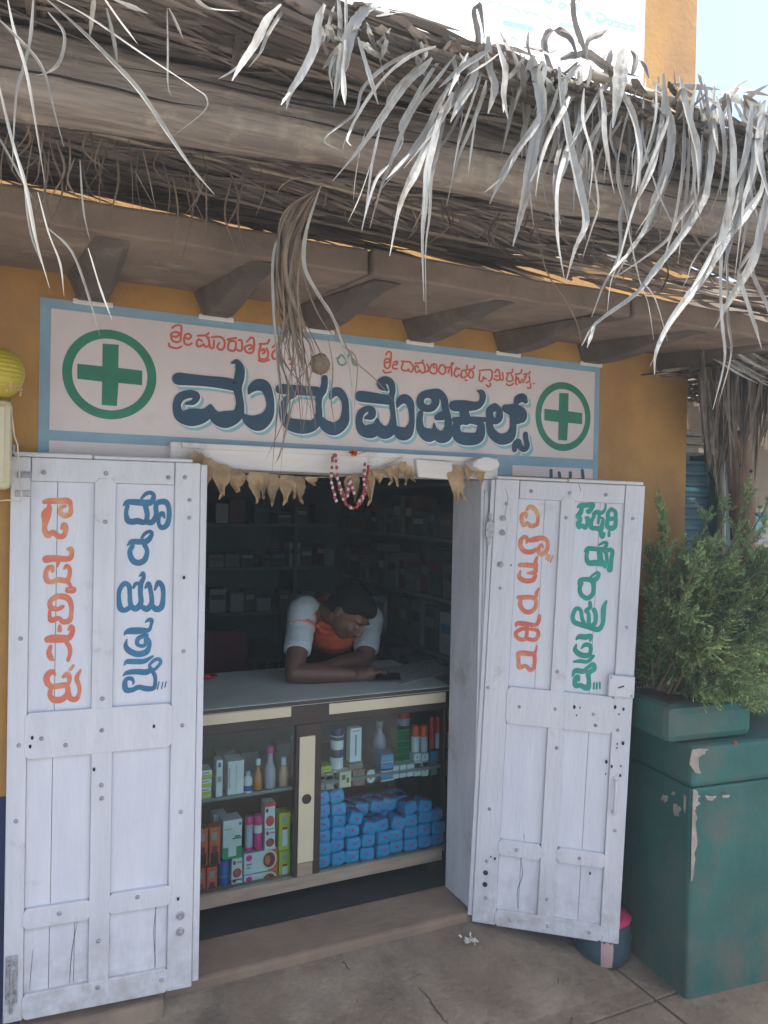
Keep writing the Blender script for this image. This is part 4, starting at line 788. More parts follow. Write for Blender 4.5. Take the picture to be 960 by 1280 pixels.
mb.ball(hp_(-.012, 0, .03), (.096, .076, .088), 24, 16, HR); mb.ball(hp_(.022, 0, -.02), (.070, .062, .088), 22, 14, HR); mb.ball(hp_(.045, 0, -.075), (.036, .036, .032), 14, 10, HR)
mb.ball(hp_(.066, 0, .032), (.026, .050, .020), 12, 8, HR)                      # brow
mb.tube([hp_(.085, 0, .022), hp_(.102, 0, -.006), hp_(.108, 0, -.022), hp_(.088, 0, -.030)], [.008, .0115, .0155, .008], 8)
for s_ in (-1, 1):
    mb.ball(hp_(.099, s_*.012, -.024), (.010, .009, .008), 8, 6, HR); mb.ball(hp_(.064, s_*.036, -.018), (.024, .020, .022), 10, 8, HR)
    mb.ball(hp_(-.008, s_*.076, .0), (.019, .008, .030), 10, 8, HR); mb.ball(hp_(.078, s_*.030, .010), (.011, .013, .009), 8, 6, HR)
mb.ball(hp_(.086, 0, -.047), (.013, .024, .0065), 10, 6, HR); mb.ball(hp_(.083, 0, -.058), (.013, .021, .0075), 10, 6, HR)
limb(mb, [hp_(-.03, 0, -.05), NB+Vector((0, 0, .01)), che+Vector((0, 0, .03))], [.056, .058, .075])
limb(mb, [che, midt, pel], [.135, .125, .135], 18, 1)
limb(mb, [che+Vector((0, -.02, .02)), S1], [.07, .060]); limb(mb, [che+Vector((0, -.02, .02)), S2], [.07, .060])
def arm(S0, E0, W0):
    limb(mb, [S0, (S0+E0)/2+Vector((0, -.005, 0)), E0], [.058, .049, .041]); limb(mb, [E0, E0.lerp(W0, .35), W0], [.041, .042, .027])
arm(S1, E1, W1); arm(S2, E2, W2)
limb(mb, [pel+Vector((-.08, 0, -.05)), Vector((1.36, 1.28, .50)), Vector((1.36, 1.34, .10))], [.10, .065, .045]); limb(mb, [pel+Vector((.08, 0, -.05)), Vector((1.54, 1.28, .50)), Vector((1.55, 1.34, .10))], [.10, .065, .045])
for x in (1.36, 1.55): limb(mb, [Vector((x, 1.34, .065)), Vector((x-.01, 1.16, .055))], [.036, .028])
def hand(W0, H0, curl, spread):
    d = (H0-W0).normalized(); sd_ = d.cross(Vector((0, 0, 1))).normalized()
    palm = W0+d*.045
    limb(mb, [W0, W0+d*.03, W0+d*.075], [.026, .032, .034], 12, .55)
    for i, (o_, L) in enumerate(((-.027, .072), (-.009, .080), (.009, .075), (.026, .060))):
        b0 = W0+d*.080+sd_*o_; p1 = b0+d*L*.45+sd_*o_*spread+Vector((0, 0, .010)); p2 = b0+d*L*.78+sd_*o_*spread*1.5+Vector((0, 0, .010-.012*curl)); p3 = b0+d*L*1.0+sd_*o_*spread*1.7+Vector((0, 0, .006-.022*curl))
        limb(mb, [b0, p1, p2, p3], [.0095, .0088, .0080, .0068], 8)
    tb_ = W0+d*.030-sd_*.026; limb(mb, [tb_, tb_+d*.030-sd_*.018+Vector((0, 0, .010)), tb_+d*.058-sd_*.016+Vector((0, 0, .018))], [.014, .0105, .0085], 8)
hand(W1, H1, .3, .15); hand(W2, H2, .8, .1)
remesh(mb, 'body', PE, M_skin, .0042, 5)
# facial details
for s_ in (-1, 1):
    e = MB(); e.ball(hp_(.0845, s_*.030, .010), (.006, .011, .0035), 10, 6, HR); e.build('eye', mat('eye_white', (.35, .33, .3), None, 8, .3), PE, smooth=True)
    e = MB(); e.tube([hp_(.088, s_*.014, .028), hp_(.092, s_*.030, .033), hp_(.080, s_*.046, .028)], [.003, .0042, .002], 6); e.build('eyebrow', M_hair, PE, smooth=True)
e = MB(); e.tube([hp_(.092, -.020, -.0525), hp_(.0985, 0, -.0515), hp_(.092, .020, -.0525)], .0018, 6); e.build('mouth_line', mat('dark_lip', (.06, .02, .018), None, 8, .5), PE, smooth=True)
e = MB(); e.tube([hp_(.099, -.018, -.042), hp_(.104, 0, -.038), hp_(.099, .018, -.042)], [.002, .004, .002], 6); e.build('moustache', M_hair, PE, smooth=True)
# hair
hm = MB(); rh = random.Random(4)
hm.ball(hp_(-.022, 0, .046), (.097, .083, .086), 26, 18, HR); hm.ball(hp_(-.055, 0, .005), (.062, .072, .070), 20, 14, HR); hm.ball(hp_(.030, 0, .085), (.062, .062, .042), 20, 12, HR); hm.ball(hp_(.058, .01, .078), (.035, .05, .028), 16, 10, HR)
for s_ in (-1, 1): hm.ball(hp_(-.010, s_*.066, .032), (.024, .014, .034), 12, 8, HR)
remesh(hm, 'hair', PE, M_hair, .0045, 3)
hs = MB()
for k in range(520):
    u, v = rh.uniform(0, 6.283), rh.uniform(.05, 1.75); d = Vector((math.sin(v)*math.cos(u), math.sin(v)*math.sin(u), math.cos(v)))
    if d.x > .55 and d.z < .5: continue
    p = Vector((-.022+.095*d.x, .081*d.y, .046+.084*d.z)); q_ = p+d*.008+Vector((rh.uniform(.0, .014), rh.uniform(-.006, .006), rh.uniform(-.006, .004)))
    hs.leaf([hp_(*p), hp_(*((p+q_)/2+d*.003)), hp_(*q_)], [.004, .003, .001], tuple(HR @ Vector((0, 1, 0))))
hs.build('hair_tufts', M_hair, PE)
# clothes
sm = MB(); limb(sm, [che+Vector((0, -.01, .012)), midt, pel], [.142, .135, .145], 20); limb(sm, [che+Vector((0, -.02, .02)), S1.lerp(che, .18)], [.080, .062]); limb(sm, [che+Vector((0, -.02, .02)), S2.lerp(che, .18)], [.080, .062])
limb(sm, [che+Vector((0, -.03, .02)), NB.lerp(che, .1)], [.10, .068])
remesh(sm, 'shirt', PE, M_shirt, .006, 6)
def sleeve(S0, E0, k, fr_):
    d = (E0-S0).normalized(); a = S0.lerp(che, .42)+Vector((0, 0, .018)); m_ = MB(); end = S0+(E0-S0)*fr_
    pts = [a, S0+Vector((0, 0, .008)), S0.lerp(end, .5), end]; c = crv([tuple(p)+(r_,) for p, r_ in zip(pts, [.052, .064, .062, .060])], 6)
    m_.tube([q[:3] for q in c], [q[3]*(1+.025*math.sin(i*1.9)) for i, q in enumerate(c)], 22); o = m_.build('sleeve', M_sleeve, PE, smooth=True, sub=1)
    for f1 in k:
        p0 = S0.lerp(end, f1); p1 = S0.lerp(end, f1+.10); MB().tube([p0, p1], [.0655, .0645], 24).build('sleeve_stripe', M_stripe, PE, smooth=True)
    p0 = S0.lerp(end, .93); MB().tube([p0, end+d*.002], [.0585, .0583], 24).build('sleeve_hem', M_sleeve, PE, smooth=True)
sleeve(S1, E1, (.12, .36), .66); sleeve(S2, E2, (), .78)
cm = MB(); cc = NB+Vector((0, 0, -.015)); ax = (hp_(-.03, 0, -.05)-NB).normalized(); sdv = ax.orthogonal().normalized(); s2 = ax.cross(sdv)
ring = [cc+(sdv*math.cos(a)+s2*math.sin(a))*.068 for a in np.linspace(0, 6.283, 20)[:-1]]
cm.tube(ring+[ring[0]], .0125, 8); cm.build('collar', M_shirt, PE, smooth=True)
fl = MB(); c1 = PY(421, 778, .655); fl.leaf([c1+RIGHT*-.03+Vector((0, 0, .028)), c1, c1+RIGHT*.012+Vector((0, 0, -.034))], [.03, .034, .006], tuple(RIGHT+Vector((0, 0, .4)))); fl.build('collar_point', M_shirt, PE)
tm = MB(); limb(tm, [pel+Vector((-.06, 0, .0)), pel+Vector((-.09, 0, -.06)), Vector((1.36, 1.28, .50)), Vector((1.36, 1.34, .12))], [.12, .115, .085, .065]); limb(tm, [pel+Vector((.06, 0, .0)), pel+Vector((.09, 0, -.06)), Vector((1.54, 1.28, .50)), Vector((1.55, 1.34, .12))], [.12, .115, .085, .065])
remesh(tm, 'trousers', PE, M_trouser, .009, 4)
ph = thing('phone', 'black phone held in the shopkeeper\'s hand over the counter', 'phone', tuple(PY(481, 848, .49)))
pc = PY(480, 846.5, .49); dr = (RIGHT*1+BACK*.1).normalized(); pz = Vector((0, 0, 1)); fy = pz.cross(dr)
def slab(mb, c, a, b, n, la, lb, ln):
    mb.hexa([c+a*i*la+b*j*lb+n*k_*ln for k_ in (-1, 1) for j in (-1, 1) for i in (-1, 1)])
mb = MB(); slab(mb, pc, dr, (fy+pz*.25).normalized(), (pz-fy*.25).normalized(), .072, .036, .0045); mb.build('phone_case', M_black, ph, bevel=.003)
mb = MB(); slab(mb, pc+(pz-fy*.25).normalized()*.0048, dr, (fy+pz*.25).normalized(), (pz-fy*.25).normalized(), .067, .032, .0003); mb.build('screen', mat('dark_screen', (.01, .012, .02), None, 8, .1), ph)

# ================================================================== LOG AND PALM THATCH
LG = thing('beam_log', 'long weathered grey brown log carrying the palm thatch in front of the eave', 'log', (.8, -1.08, 2.26))
a0 = Vector((-1.2, -.91, 2.320)); a1 = Vector((3.2, -1.33, 2.322)); mb = MB(); n = 40; m = 18; rl = random.Random(8)
off = [rl.uniform(-.004, .004) for _ in range(m)]
for k in range(n+1):
    p = a0.lerp(a1, k/n); wob = .005*math.sin(k*.7)+.003*math.sin(k*1.9)
    for j in range(m):
        a = 2*math.pi*j/m; c_, s_ = math.cos(a), math.sin(a); q = .42
        r = .056+off[j]+wob+.0035*math.sin(5*a+k*.23)+rl.uniform(-.0018, .0018)
        mb.v.append((p.x, p.y+r*math.copysign(abs(c_)**q, c_)*1.0, p.z+r*math.copysign(abs(s_)**q, s_)))
for k in range(n):
    for j in range(m): mb.f.append((k*m+j, k*m+(j+1) % m, (k+1)*m+(j+1) % m, (k+1)*m+j))
mb.f += [tuple(range(m)), tuple(n*m+j for j in range(m))]
mb.build('trunk', M_log, LG, smooth=True)
for k, (xa, L, zo) in enumerate(((.15, .5, .02), (.42, .35, -.012), (.62, .7, .006), (.95, .4, -.02), (1.15, .5, .018), (-.1, .4, -.02), (1.4, .5, -.008), (.3, .3, .030))):
    mb = MB(); n = 14
    for i in range(n):
        t = i/(n-1); x = xa+L*t; y = -.91-.42*(x+1.2)/4.4-.0645; z = 2.321+zo+.004*math.sin(7*t+k)+rl.uniform(-.0015, .0015); h = .0018*(.3+math.sin(math.pi*t))
        mb.v += [(x, y, z-h), (x, y, z+h)]
    for i in range(n-1): mb.f.append((2*i, 2*i+2, 2*i+3, 2*i+1))
    mb.build('crack', M_gap, LG)
# two posts holding the log, outside the picture
for x, y in ((-1.1, -.92), (3.05, -1.32)):
    t = thing('roof_post', 'round wooden post under the %s end of the log' % ('left' if x < 0 else 'right'), 'post', (x, y, -.03)); mb = MB(); mb.tube([(x, y, -.13), (x+.01, y, 1.2), (x, y, 2.26)], [.06, .055, .05], 12); mb.build('shaft', M_log, t, smooth=True)
TH = thing('palm_thatch', 'awning of dry coconut palm fronds laid over log and eave slab', 'thatch', (.8, -.9, 2.4))
rt = random.Random(21)
def base_z(y):
    y0 = [-1.55, -1.34, -1.24, -1.05, -.75, -.45, -.3, .0]; z0 = [2.335, 2.368, 2.392, 2.400, 2.405, 2.398, 2.402, 2.41]
    return float(np.interp(y, y0, z0))
mat_mb = MB()
def lay(cx, cy, ang, L, wdt, zoff, droop=0):
    d = Vector((math.cos(ang), math.sin(ang), 0)); pts = []
    cv = rt.uniform(-.12, .12); n = 6
    for k in range(n):
        t = k/(n-1)-.5; x = cx+d.x*L*t-d.y*cv*L*(t*t); y = cy+d.y*L*t+d.x*cv*L*(t*t)
        y = y if y > -1.33 else -1.33-(-1.33-y)*.12; pts.append((x, y, base_z(y)+zoff+rt.uniform(-.003, .003)-droop*(t+.5)**2*L))
    a = rt.uniform(-.5, .5); side = Vector((-d.y, d.x, a))
    mat_mb.leaf(pts, [wdt*.6, wdt, wdt, wdt*.85, wdt*.55, wdt*.12], tuple(side), rt.uniform(.1, .35))
for i in range(6600):
    x = rt.uniform(-1.1, 3.3); y = -1.345+1.045*rt.random()**1.05
    if x > 1.6 and y > -.62 and rt.random() < .86: continue
    if 1.0 < x < 2.3 and -1.29 < y < -1.13 and rt.random() < .1: continue
    if .9 < x < 1.7 and y > -.6 and rt.random() < .35: continue
    if y > -.52 and rt.random() < .25: continue
    row = round((y+1.4)/.16); base_a = (0.22 if row % 2 else -.18)+(math.pi if rt.random() < .3 else 0)
    lay(x, y, base_a*(.45 if y < -1.25 else 1)+rt.gauss(0, .07 if y < -1.25 else .16), rt.uniform(.3, .62), rt.uniform(.014, .028), rt.random()**1.6*.045, rt.choice([0, 0, .02, .05]))
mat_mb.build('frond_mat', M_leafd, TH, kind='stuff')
# frond ribs running along the roof
for i, (y, dz) in enumerate(((-1.33, .050), (-1.22, .03), (-.86, .012), (-.66, -.004), (-.47, -.006))):
    for j in range(2):
        x0 = -1.2+j*2.1+rt.uniform(-.2, .1); pts = [(x0+2.3*t, y+.03*math.sin(3*t+i), base_z(y)+dz+.014*math.sin(4*t+j)+rt.uniform(-.004, .004)) for t in np.linspace(0, 1, 12)]
        MB().tube(pts, [.014-.008*t for t in np.linspace(0, 1, 12)], 8, .7).build('frond_rib', mat('frond_rib_tan', (.42, .34, .24), (.28, .22, .16), 12, .6, .3, 40), TH, smooth=True)
# the fringe: every hanging blade traced where it hangs, at the front edge of the roof
def blade(px, wpx, Y0=-1.36, Y1=None, m=M_leaf, parent=None, name='palm_blade', tw=None, taper=True, fold=None, smoothn=5):
    Y1 = Y0+rt.uniform(-.05, .05) if Y1 is None else Y1
    c = crv(px, smoothn); n = len(c); pts = []
    for k, q in enumerate(c):
        t = k/(n-1); Y = Y0+(Y1-Y0)*t+.008*math.sin(3*t+px[0][0]); pts.append(P(q[0], q[1], Y))
    depth = (Vector(pts[0])-Vector(CAM)).length; wm = wpx/FPX*depth*.82
    ph = rt.uniform(-.5, .5) if tw is None else tw; side = []; ws = []
    for k in range(n):
        t = k/(n-1); a = ph+.4*math.sin(1.6*t+px[0][0]*.3); side.append((math.cos(a), math.sin(a)*.9, .15))
        e = min(1, .35+3.2*t)*min(1, (1-t)*2.6+.10) if taper else 1
        ws.append(wm*e*(1+.10*math.sin(9*t+px[0][1])+rt.uniform(-.12, .12)))
    mb = MB(); mb.leaf(pts, ws, side, rt.uniform(.12, .4) if fold is None else fold)
    return mb.build(name, m, parent or TH)
BL = [([(352,5),(335,25),(320,55),(303,80),(290,101)],11),([(406,5),(398,25),(393,60),(376,95),(363,115),(358,137)],11),([(422,-10),(425,35),(421,80),(418,134)],10),([(477,9),(460,12),(447,24),(436,46),(428,79),(421,108),(417,135)],15),([(447,46),(460,89),(473,131)],6),
([(545,58),(520,66),(493,84),(468,111),(447,143),(431,176),(428,192)],7),([(540,72),(528,85),(504,108),(477,146),(450,184),(416,226)],10),([(570,68),(544,100),(518,132),(500,169),(486,206),(475,236),(462,285)],9),([(612,62),(580,82),(548,110)],7),
([(564,103),(544,139),(532,165),(512,192),(475,238)],9),([(566,115),(557,137),(539,169),(521,210),(500,256),(487,320)],10),([(555,130),(550,146),(541,183),(534,215),(531,258),(528,300),(530,377)],8),([(597,70),(590,103),(576,126),(563,153)],11),([(610,45),(611,84),(618,108),(610,142)],13),
([(620,50),(631,89),(629,119),(635,149)],9),([(608,100),(603,119),(590,155),(571,201),(558,258)],9),([(596,140),(590,180),(585,220)],3),([(478,150),(466,197),(458,256),(452,290)],4),([(665,70),(669,88),(675,115),(677,142),(669,174),(662,213),(656,247),(648,280),(641,308)],14),
([(675,140),(669,157),(646,188),(627,222),(612,255)],10),([(712,120),(702,138),(687,167),(675,201),(669,245)],10),([(698,85),(702,122),(710,170),(721,222),(732,276),(719,311),(708,350)],10),([(760,140),(750,153),(733,184),(725,215),(723,238)],11),([(712,175),(706,192),(696,230),(695,280),(698,310),(706,352)],8),
([(750,110),(754,135),(754,167),(760,205),(768,242)],10),([(782,60),(776,80),(773,110),(766,160)],17),([(800,100),(797,109),(783,147),(775,184),(771,222),(783,268),(788,300),(799,350),(810,380),(817,424)],10),([(755,105),(746,120),(725,160),(712,184)],8),([(668,75),(662,84),(644,126)],11),
([(829,92),(833,132),(839,159),(837,194),(829,225),(819,251),(807,286),(785,317),(769,348)],11),([(836,145),(831,159),(814,200),(791,261),(776,314),(763,354),(759,392)],8),([(850,95),(855,125),(862,152),(872,190),(873,244)],10),([(880,105),(885,144),(889,180),(883,232),(875,255),(848,298),(816,339),(794,367),(744,404),(727,432)],11),
([(908,118),(914,173),(914,223),(906,278),(890,330),(870,366)],14),([(918,130),(928,150),(941,180),(939,215),(929,248),(925,286),(918,350)],17),([(930,125),(945,145),(956,165),(975,195)],14),([(954,200),(951,239),(925,276),(910,295),(879,345),(863,367),(836,405),(820,440),(818,468)],10),
([(902,290),(900,317),(900,367),(902,407),(905,451),(891,512)],9),([(922,340),(925,354),(941,401),(952,436)],10),([(960,230),(951,282),(941,326),(910,379),(893,411)],10),([(768,100),(790,140),(800,190),(795,240)],7),([(940,130),(930,200),(905,260)],8),([(895,120),(905,180),(900,245)],8),([(820,105),(818,150),(805,200)],6),
([(730,110),(728,150),(740,200),(735,260)],6),([(640,60),(650,100),(642,140)],7),([(700,100),(690,135),(678,160)],7),([(870,105),(862,150),(868,215),(860,262)],8),([(955,130),(948,190),(962,250)],9),([(585,66),(572,92),(560,120)],6)]
M_gb = mat('grey_brown_blade', (.34, .315, .28), (.17, .15, .13), 20, .75, island=.35, trans=.15, stretch=(1, 1, .2))
for px, wp in BL:
    blade(px, wp)
    if rt.random() < .6 and len(px) > 3:
        j = rt.choice((-2, -3)); e_ = px[j:]; sg = rt.choice((-1, 1)); blade([e_[0]]+[(x+sg*rt.uniform(3, 9)*(i+1), y+rt.uniform(-14, 4)) for i, (x, y) in enumerate(e_[1:])], wp*.45, -1.365, name='split_tip')
    for q in range(1):
        ox, f_, L_ = rt.choice((-1, 1))*rt.uniform(5, 20), rt.uniform(.6, 1.05), rt.uniform(-10, 6); p2 = [(px[0][0]+ox+(x-px[0][0])*f_*rt.uniform(.85, 1.15)+rt.uniform(-2, 2), px[0][1]+L_+(y-px[0][1])*f_) for x, y in px]
        blade(p2, wp*rt.uniform(.35, .7), -1.33, m=rt.choice((M_leaf, M_gb, M_gb, M_gb)))
for i in range(50):
    x0 = rt.uniform(640, 975); y0 = 80+(x0-640)*.16+rt.uniform(-14, 26); L = rt.uniform(60, 210); ln = rt.gauss(-6, 22)
    blade([(x0, y0), (x0+ln*.15+rt.uniform(-5, 5), y0+L*.35), (x0+ln*.5+rt.uniform(-4, 4), y0+L*.7), (x0+ln, y0+L)], rt.uniform(3, 8.5), rt.uniform(-1.36, -1.26), m=rt.choice((M_leaf, M_gb, M_gb)))
BLL = [([(-8,18),(20,45),(45,72),(57,95),(67,135),(80,184)],5),([(8,-8),(17,37),(32,87),(42,140),(56,228)],5),([(50,-8),(100,37),(140,77),(175,115),(212,170),(240,210),(268,243)],8),([(60,-6),(112,22),(170,62),(240,108),(258,122),(254,140),(216,170)],4),([(128,-5),(150,27),(172,55)],7),([(138,-3),(160,6),(185,17)],7),
([(42,-5),(38,45),(30,82),(20,120),(15,215)],5),([(60,15),(80,42),(75,75),(60,90),(45,94)],5),([(209,10),(210,60),(210,105),(215,122)],3),([(-5,90),(15,175),(32,232),(45,300),(62,360)],5),([(118,-6),(115,20),(112,47)],7),([(133,10),(142,50),(147,80)],6),([(211,10),(222,32),(229,49)],4),([(-5,165),(20,210),(42,250)],4),
([(47,240),(60,290),(75,330),(80,370)],4),([(30,230),(38,290),(52,330)],3),([(100,200),(104,260),(112,300)],3),([(60,285),(90,315),(112,375),(125,420)],5),([(110,310),(125,360),(140,400)],4),([(240,-6),(262,10),(300,14)],6)]
M_wisp = mat('tan_palm_wisp', (.42, .41, .36), (.25, .235, .20), 20, .7, island=.3, trans=.3, stretch=(1, 1, .2))
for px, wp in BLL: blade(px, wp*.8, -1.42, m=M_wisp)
# dark curls and tips standing above the roof edge, upright against the sky and banner
UPB = [([(600,70),(597,40),(592,14),(598,6),(602,20),(606,50)],8),([(722,70),(712,45),(690,38),(680,52),(684,66),(700,60)],10),([(735,75),(728,50),(720,25),(718,0),(724,-6),(722,12)],12),([(733,72),(736,50),(752,42),(760,36)],8),([(752,80),(758,60),(755,45),(744,40)],6),
([(783,92),(780,70),(778,60)],9),([(790,95),(795,72),(788,62)],8),([(812,98),(806,80),(795,74)],7),([(470,20),(500,16),(540,28),(580,40)],9),([(440,8),(480,20),(530,30),(575,46)],11),([(560,44),(520,22),(480,10)],7),([(575,52),(545,36),(520,34)],8),([(640,68),(632,52),(625,40)],8),([(664,72),(660,55),(662,34)],5),
([(690,70),(668,60),(650,58)],10),([(700,74),(730,66),(760,84),(800,96)],12),([(610,58),(640,62),(672,72)],11),([(840,104),(862,110),(900,112)],12),([(900,118),(930,112),(965,120)],14),([(930,126),(945,116),(962,105)],8),([(880,112),(876,100),(872,92)],5),([(915,120),(922,106),(935,100)],6),([(300,-8),(330,6),(372,2)],8),([(380,8),(410,14),(440,6)],8)]
for i, (px, wp) in enumerate(UPB): blade(px, wp*.9, -1.33, m=mat('grey_brown_blade', (.30, .28, .25), (.18, .165, .145), 20, .7, island=.3, trans=.15))
# short pale scraps along the crest and inside the roof, light blades lying sunward
for i in range(90):
    x0 = rt.uniform(400, 960); y0 = 30+max(0, (x0-470))*.20+rt.uniform(-6, 30); L = rt.uniform(16, 46); a = rt.uniform(.6, 2.4)
    blade([(x0, y0), (x0+L*.5*math.cos(a), y0+L*.5*math.sin(a)), (x0+L*math.cos(a)*1.1, y0+L*math.sin(a))], rt.uniform(4, 10), -1.36, -1.33, m=rt.choice([M_leaf, M_leafd, M_leaf]), name='leaf_scrap')
# brown strands under the roof on the left and the long hank on the log
HK = thing('palm_hank', 'limp brown hank of palm strands hanging from the log before the sign', 'hank', tuple(P(405, 228, -.98)))
hk = [[(404,228),(370,255),(348,294),(340,331),(342,397),(348,469),(353,540)],[(401,232),(383,288),(380,331),(394,362),(416,397),(429,432),(439,476),(440,525)],[(400,232),(365,275),(352,330),(356,400),(365,470),(358,545)],[(398,236),(362,290),(358,350),(380,410),(395,450)],
[(396,238),(372,300),(362,370),(370,430),(386,480),(396,540)],[(394,362),(420,405),(440,447),(471,476),(495,505)],[(350,300),(344,380),(352,450),(362,500),(352,560)],[(378,300),(372,360),(376,420),(384,500),(378,540)],[(352,330),(355,400),(348,450),(355,520),(350,600)],[(368,300),(384,360),(402,400),(425,430)],
[(410,420),(416,460),(414,500),(420,540)],[(358,400),(366,440),(374,500),(377,552)],[(380,400),(400,440),(415,470)],[(344,420),(350,480),(346,520),(340,590)],[(362,470),(356,520),(332,575)],[(372,480),(352,560),(344,580)],[(428,432),(446,452),(442,520)],[(402,226),(372,222),(352,232),(345,246)],[(404,222),(380,216),(360,217)],[(410,222),(440,224),(480,238)]]
for i, px in enumerate(hk): blade(px, 2.2 if i not in (0, 1, 3, 4) else 5.5, -.99, -.93, M_strand if i not in (0, 1, 17, 18) else mat('grey_strand', (.40, .38, .33), (.26, .24, .2), 20, .7), HK, 'strand')
for i in range(26):
    t0 = rt.random(); px = [(402-rt.uniform(0, 6), 230+rt.uniform(0, 6)), (388-32*t0+rt.uniform(-4, 4), 265), (368-22*t0+rt.uniform(-4, 4), 320), (362-18*t0+20*rt.random(), 380), (362+rt.uniform(-16, 34), 440), (368+rt.uniform(-20, 30), 480+rt.uniform(-20, 60))]
    blade(px, rt.uniform(2, 4.5), -.99, -.9, M_strand, HK, 'strand')
nb = thing('dry_ball', 'brown fuzzy dry ball hanging in the palm strands before the sign', 'ball', tuple(P(401, 455, -.90)))
c0 = P(400, 455, -.90); r0 = .022; mb = MB(); mb.ball(tuple(c0), (r0, r0, r0*1.05), 16, 12)
for i, v in enumerate(mb.v): mb.v[i] = tuple(np.array(c0)+(np.array(v)-c0)*(1+rt.uniform(-.08, .08)))
mb.build('husk', mat('brown_husk', (.27, .20, .13), (.15, .11, .07), 60, .95, .6, 140), nb, smooth=True)
mb = MB(); 
for i in range(60):
    d = Vector((rt.gauss(0, 1), rt.gauss(0, 1), rt.gauss(0, 1))).normalized(); p = Vector(c0)+d*r0*.95; q = Vector(c0)+d*r0*rt.uniform(1.15, 1.45)+Vector((0, 0, -.004)); mb.leaf([p, p.lerp(q, .5), q], [.0016, .001, .0004], tuple(d.orthogonal()))
mb.build('fibres', M_strand, nb, kind='stuff')
for i in range(46):
    x0 = rt.uniform(5, 330); y0 = 150+x0*.16+rt.uniform(-10, 40); L = rt.uniform(40, 110)
    blade([(x0, y0), (x0+rt.uniform(-12, 14), y0+L*.5), (x0+rt.uniform(-24, 30), y0+L)], rt.uniform(1.2, 3), rt.uniform(-.98, -.8), m=M_strand, parent=TH, name='strand')
for i in range(30):
    x0 = rt.uniform(330, 900); y0 = 215+(x0-330)*.15+rt.uniform(0, 30); L = rt.uniform(16, 60)
    blade([(x0, y0), (x0+rt.uniform(-14, 14), y0+L*.5), (x0+rt.uniform(-26, 26), y0+L)], rt.uniform(1.2, 3.5), rt.uniform(-.98, -.75), m=M_strand, parent=TH, name='strand')
blade([(666,260),(682,336),(707,376),(722,407),(729,443)], 2.2, -.95, -.9, M_strand, TH)
# ================================================================== TORAN, GARLAND
TR = thing('leaf_garland', 'sagging string of dry brown mango leaves hung across the lintel', 'garland', tuple(P(330, 590, -.04)))
ml = mat('dry_mango_leaf', (.44, .31, .17), (.27, .18, .095), 22, .7, .3, 60, island=.25, trans=.15)
mb = MB(); mb.tube([P(x, y, -.042) for x, y in crv([(242,563,0),(262,574,0),(292,586,0),(330,592,0),(372,596,0),(420,596,0),(455,591,0),(485,580,0),(503,571,0)][0:9], 4) and [(q[0], q[1]) for q in crv([(242,563,0),(262,574,0),(292,586,0),(330,592,0),(372,596,0),(420,596,0),(455,591,0),(485,580,0),(503,571,0)], 4)]], .0016, 6); mb.build('string', mat('jute_string', (.4, .33, .2), None, 20, .9), TR)
def dleaf(x, y, L, wpx, seed):
    r_ = random.Random(seed); mb = MB(); n = 9; k3 = 5; Yp = -.046+r_.uniform(-.008, .0)
    lean = r_.uniform(-5, 5); prof = [.55, .95, 1.05, .95, .8, .62, .42, .28, .14]
    V = []
    for i in range(n):
        t = i/(n-1); cx_ = x+lean*t*t+r_.uniform(-1.2, 1.2)*t; w_ = wpx*prof[i]*(1+r_.uniform(-.12, .12))
        for j in range(k3):
            u = j/(k3-1)-.5; p = P(cx_+u*w_, y+L*t+r_.uniform(-.6, .6), Yp-.012*math.cos(u*5+seed)*t-.006*math.sin(t*6+seed)); V.append(tuple(p))
    mb.v = V
    for i in range(n-1):
        for j in range(k3-1): a = i*k3+j; mb.f.append((a, a+1, a+k3+1, a+k3))
    mb.build('mango_leaf', ml, TR, smooth=True)
    if r_.random() < .75:
        tt = r_.uniform(-3, 3); mb = MB(); mb.leaf([P(x+lean, y+L*.86, Yp), P(x+lean+tt, y+L*1.02, Yp), P(x+lean+tt*1.6, y+L*1.12, Yp-.003)], [.008, .010, .003], (1, 0, .3)); mb.build('leaf_tip', ml, TR)
for i, (x, y, L, w_) in enumerate([(246,566,24,13),(259,572,44,15),(276,580,40,19),(294,586,30,20),(300,592,20,14),(318,590,36,16),(330,591,30,12),(341,593,36,14),(357,594,34,14),(367,595,26,12),(374,597,30,12),(389,596,10,13),(437,594,30,10),(444,592,36,9),(461,590,38,11),(473,586,18,13),(487,582,22,9),(494,580,26,9),(504,577,20,9),(511,582,22,8),(514,590,12,8),(569,582,46,15),(575,600,24,8),(587,581,20,11),(600,580,26,12)]): dleaf(x, y, L, w_*1.25, i+3)
GA = thing('bead_garland', 'red and white bead garland looped from a nail on the lintel', 'garland', tuple(P(436, 566, -.06)))
loops = [[(418,566),(415,580),(414,600),(418,618),(421,628)],[(419,566),(421,580),(422,598),(426,616),(433,630),(441,635),(449,631),(455,620),(458,606),(460,590),(461,577)],[(456,577),(455,592),(456,606),(453,620),(446,630)],[(423,600),(427,612),(433,622),(435,612),(437,600),(436,595)],[(436,596),(439,606),(443,618)]]
cnt = 0; RB = MB(); WB = MB(); SB = MB(); rg = random.Random(2)
for li, lp in enumerate(loops):
    c = crv([(p[0], p[1], 0) for p in lp], 12); pts = [P(q[0], q[1], -.062-.004*li) for q in c]; SB.tube(pts, .0008, 5); acc = 0; last = pts[0]
    for p in pts[1:]:
        acc += np.linalg.norm(p-last); last = p
        if acc > .0088:
            acc = 0; cnt += 1; (RB if cnt % 2 or rg.random() < .25 else WB).ball(tuple(p+np.array([rg.uniform(-.002, .002), rg.uniform(-.003, .003), 0])), (.0058, .0058, .0068), 8, 6)
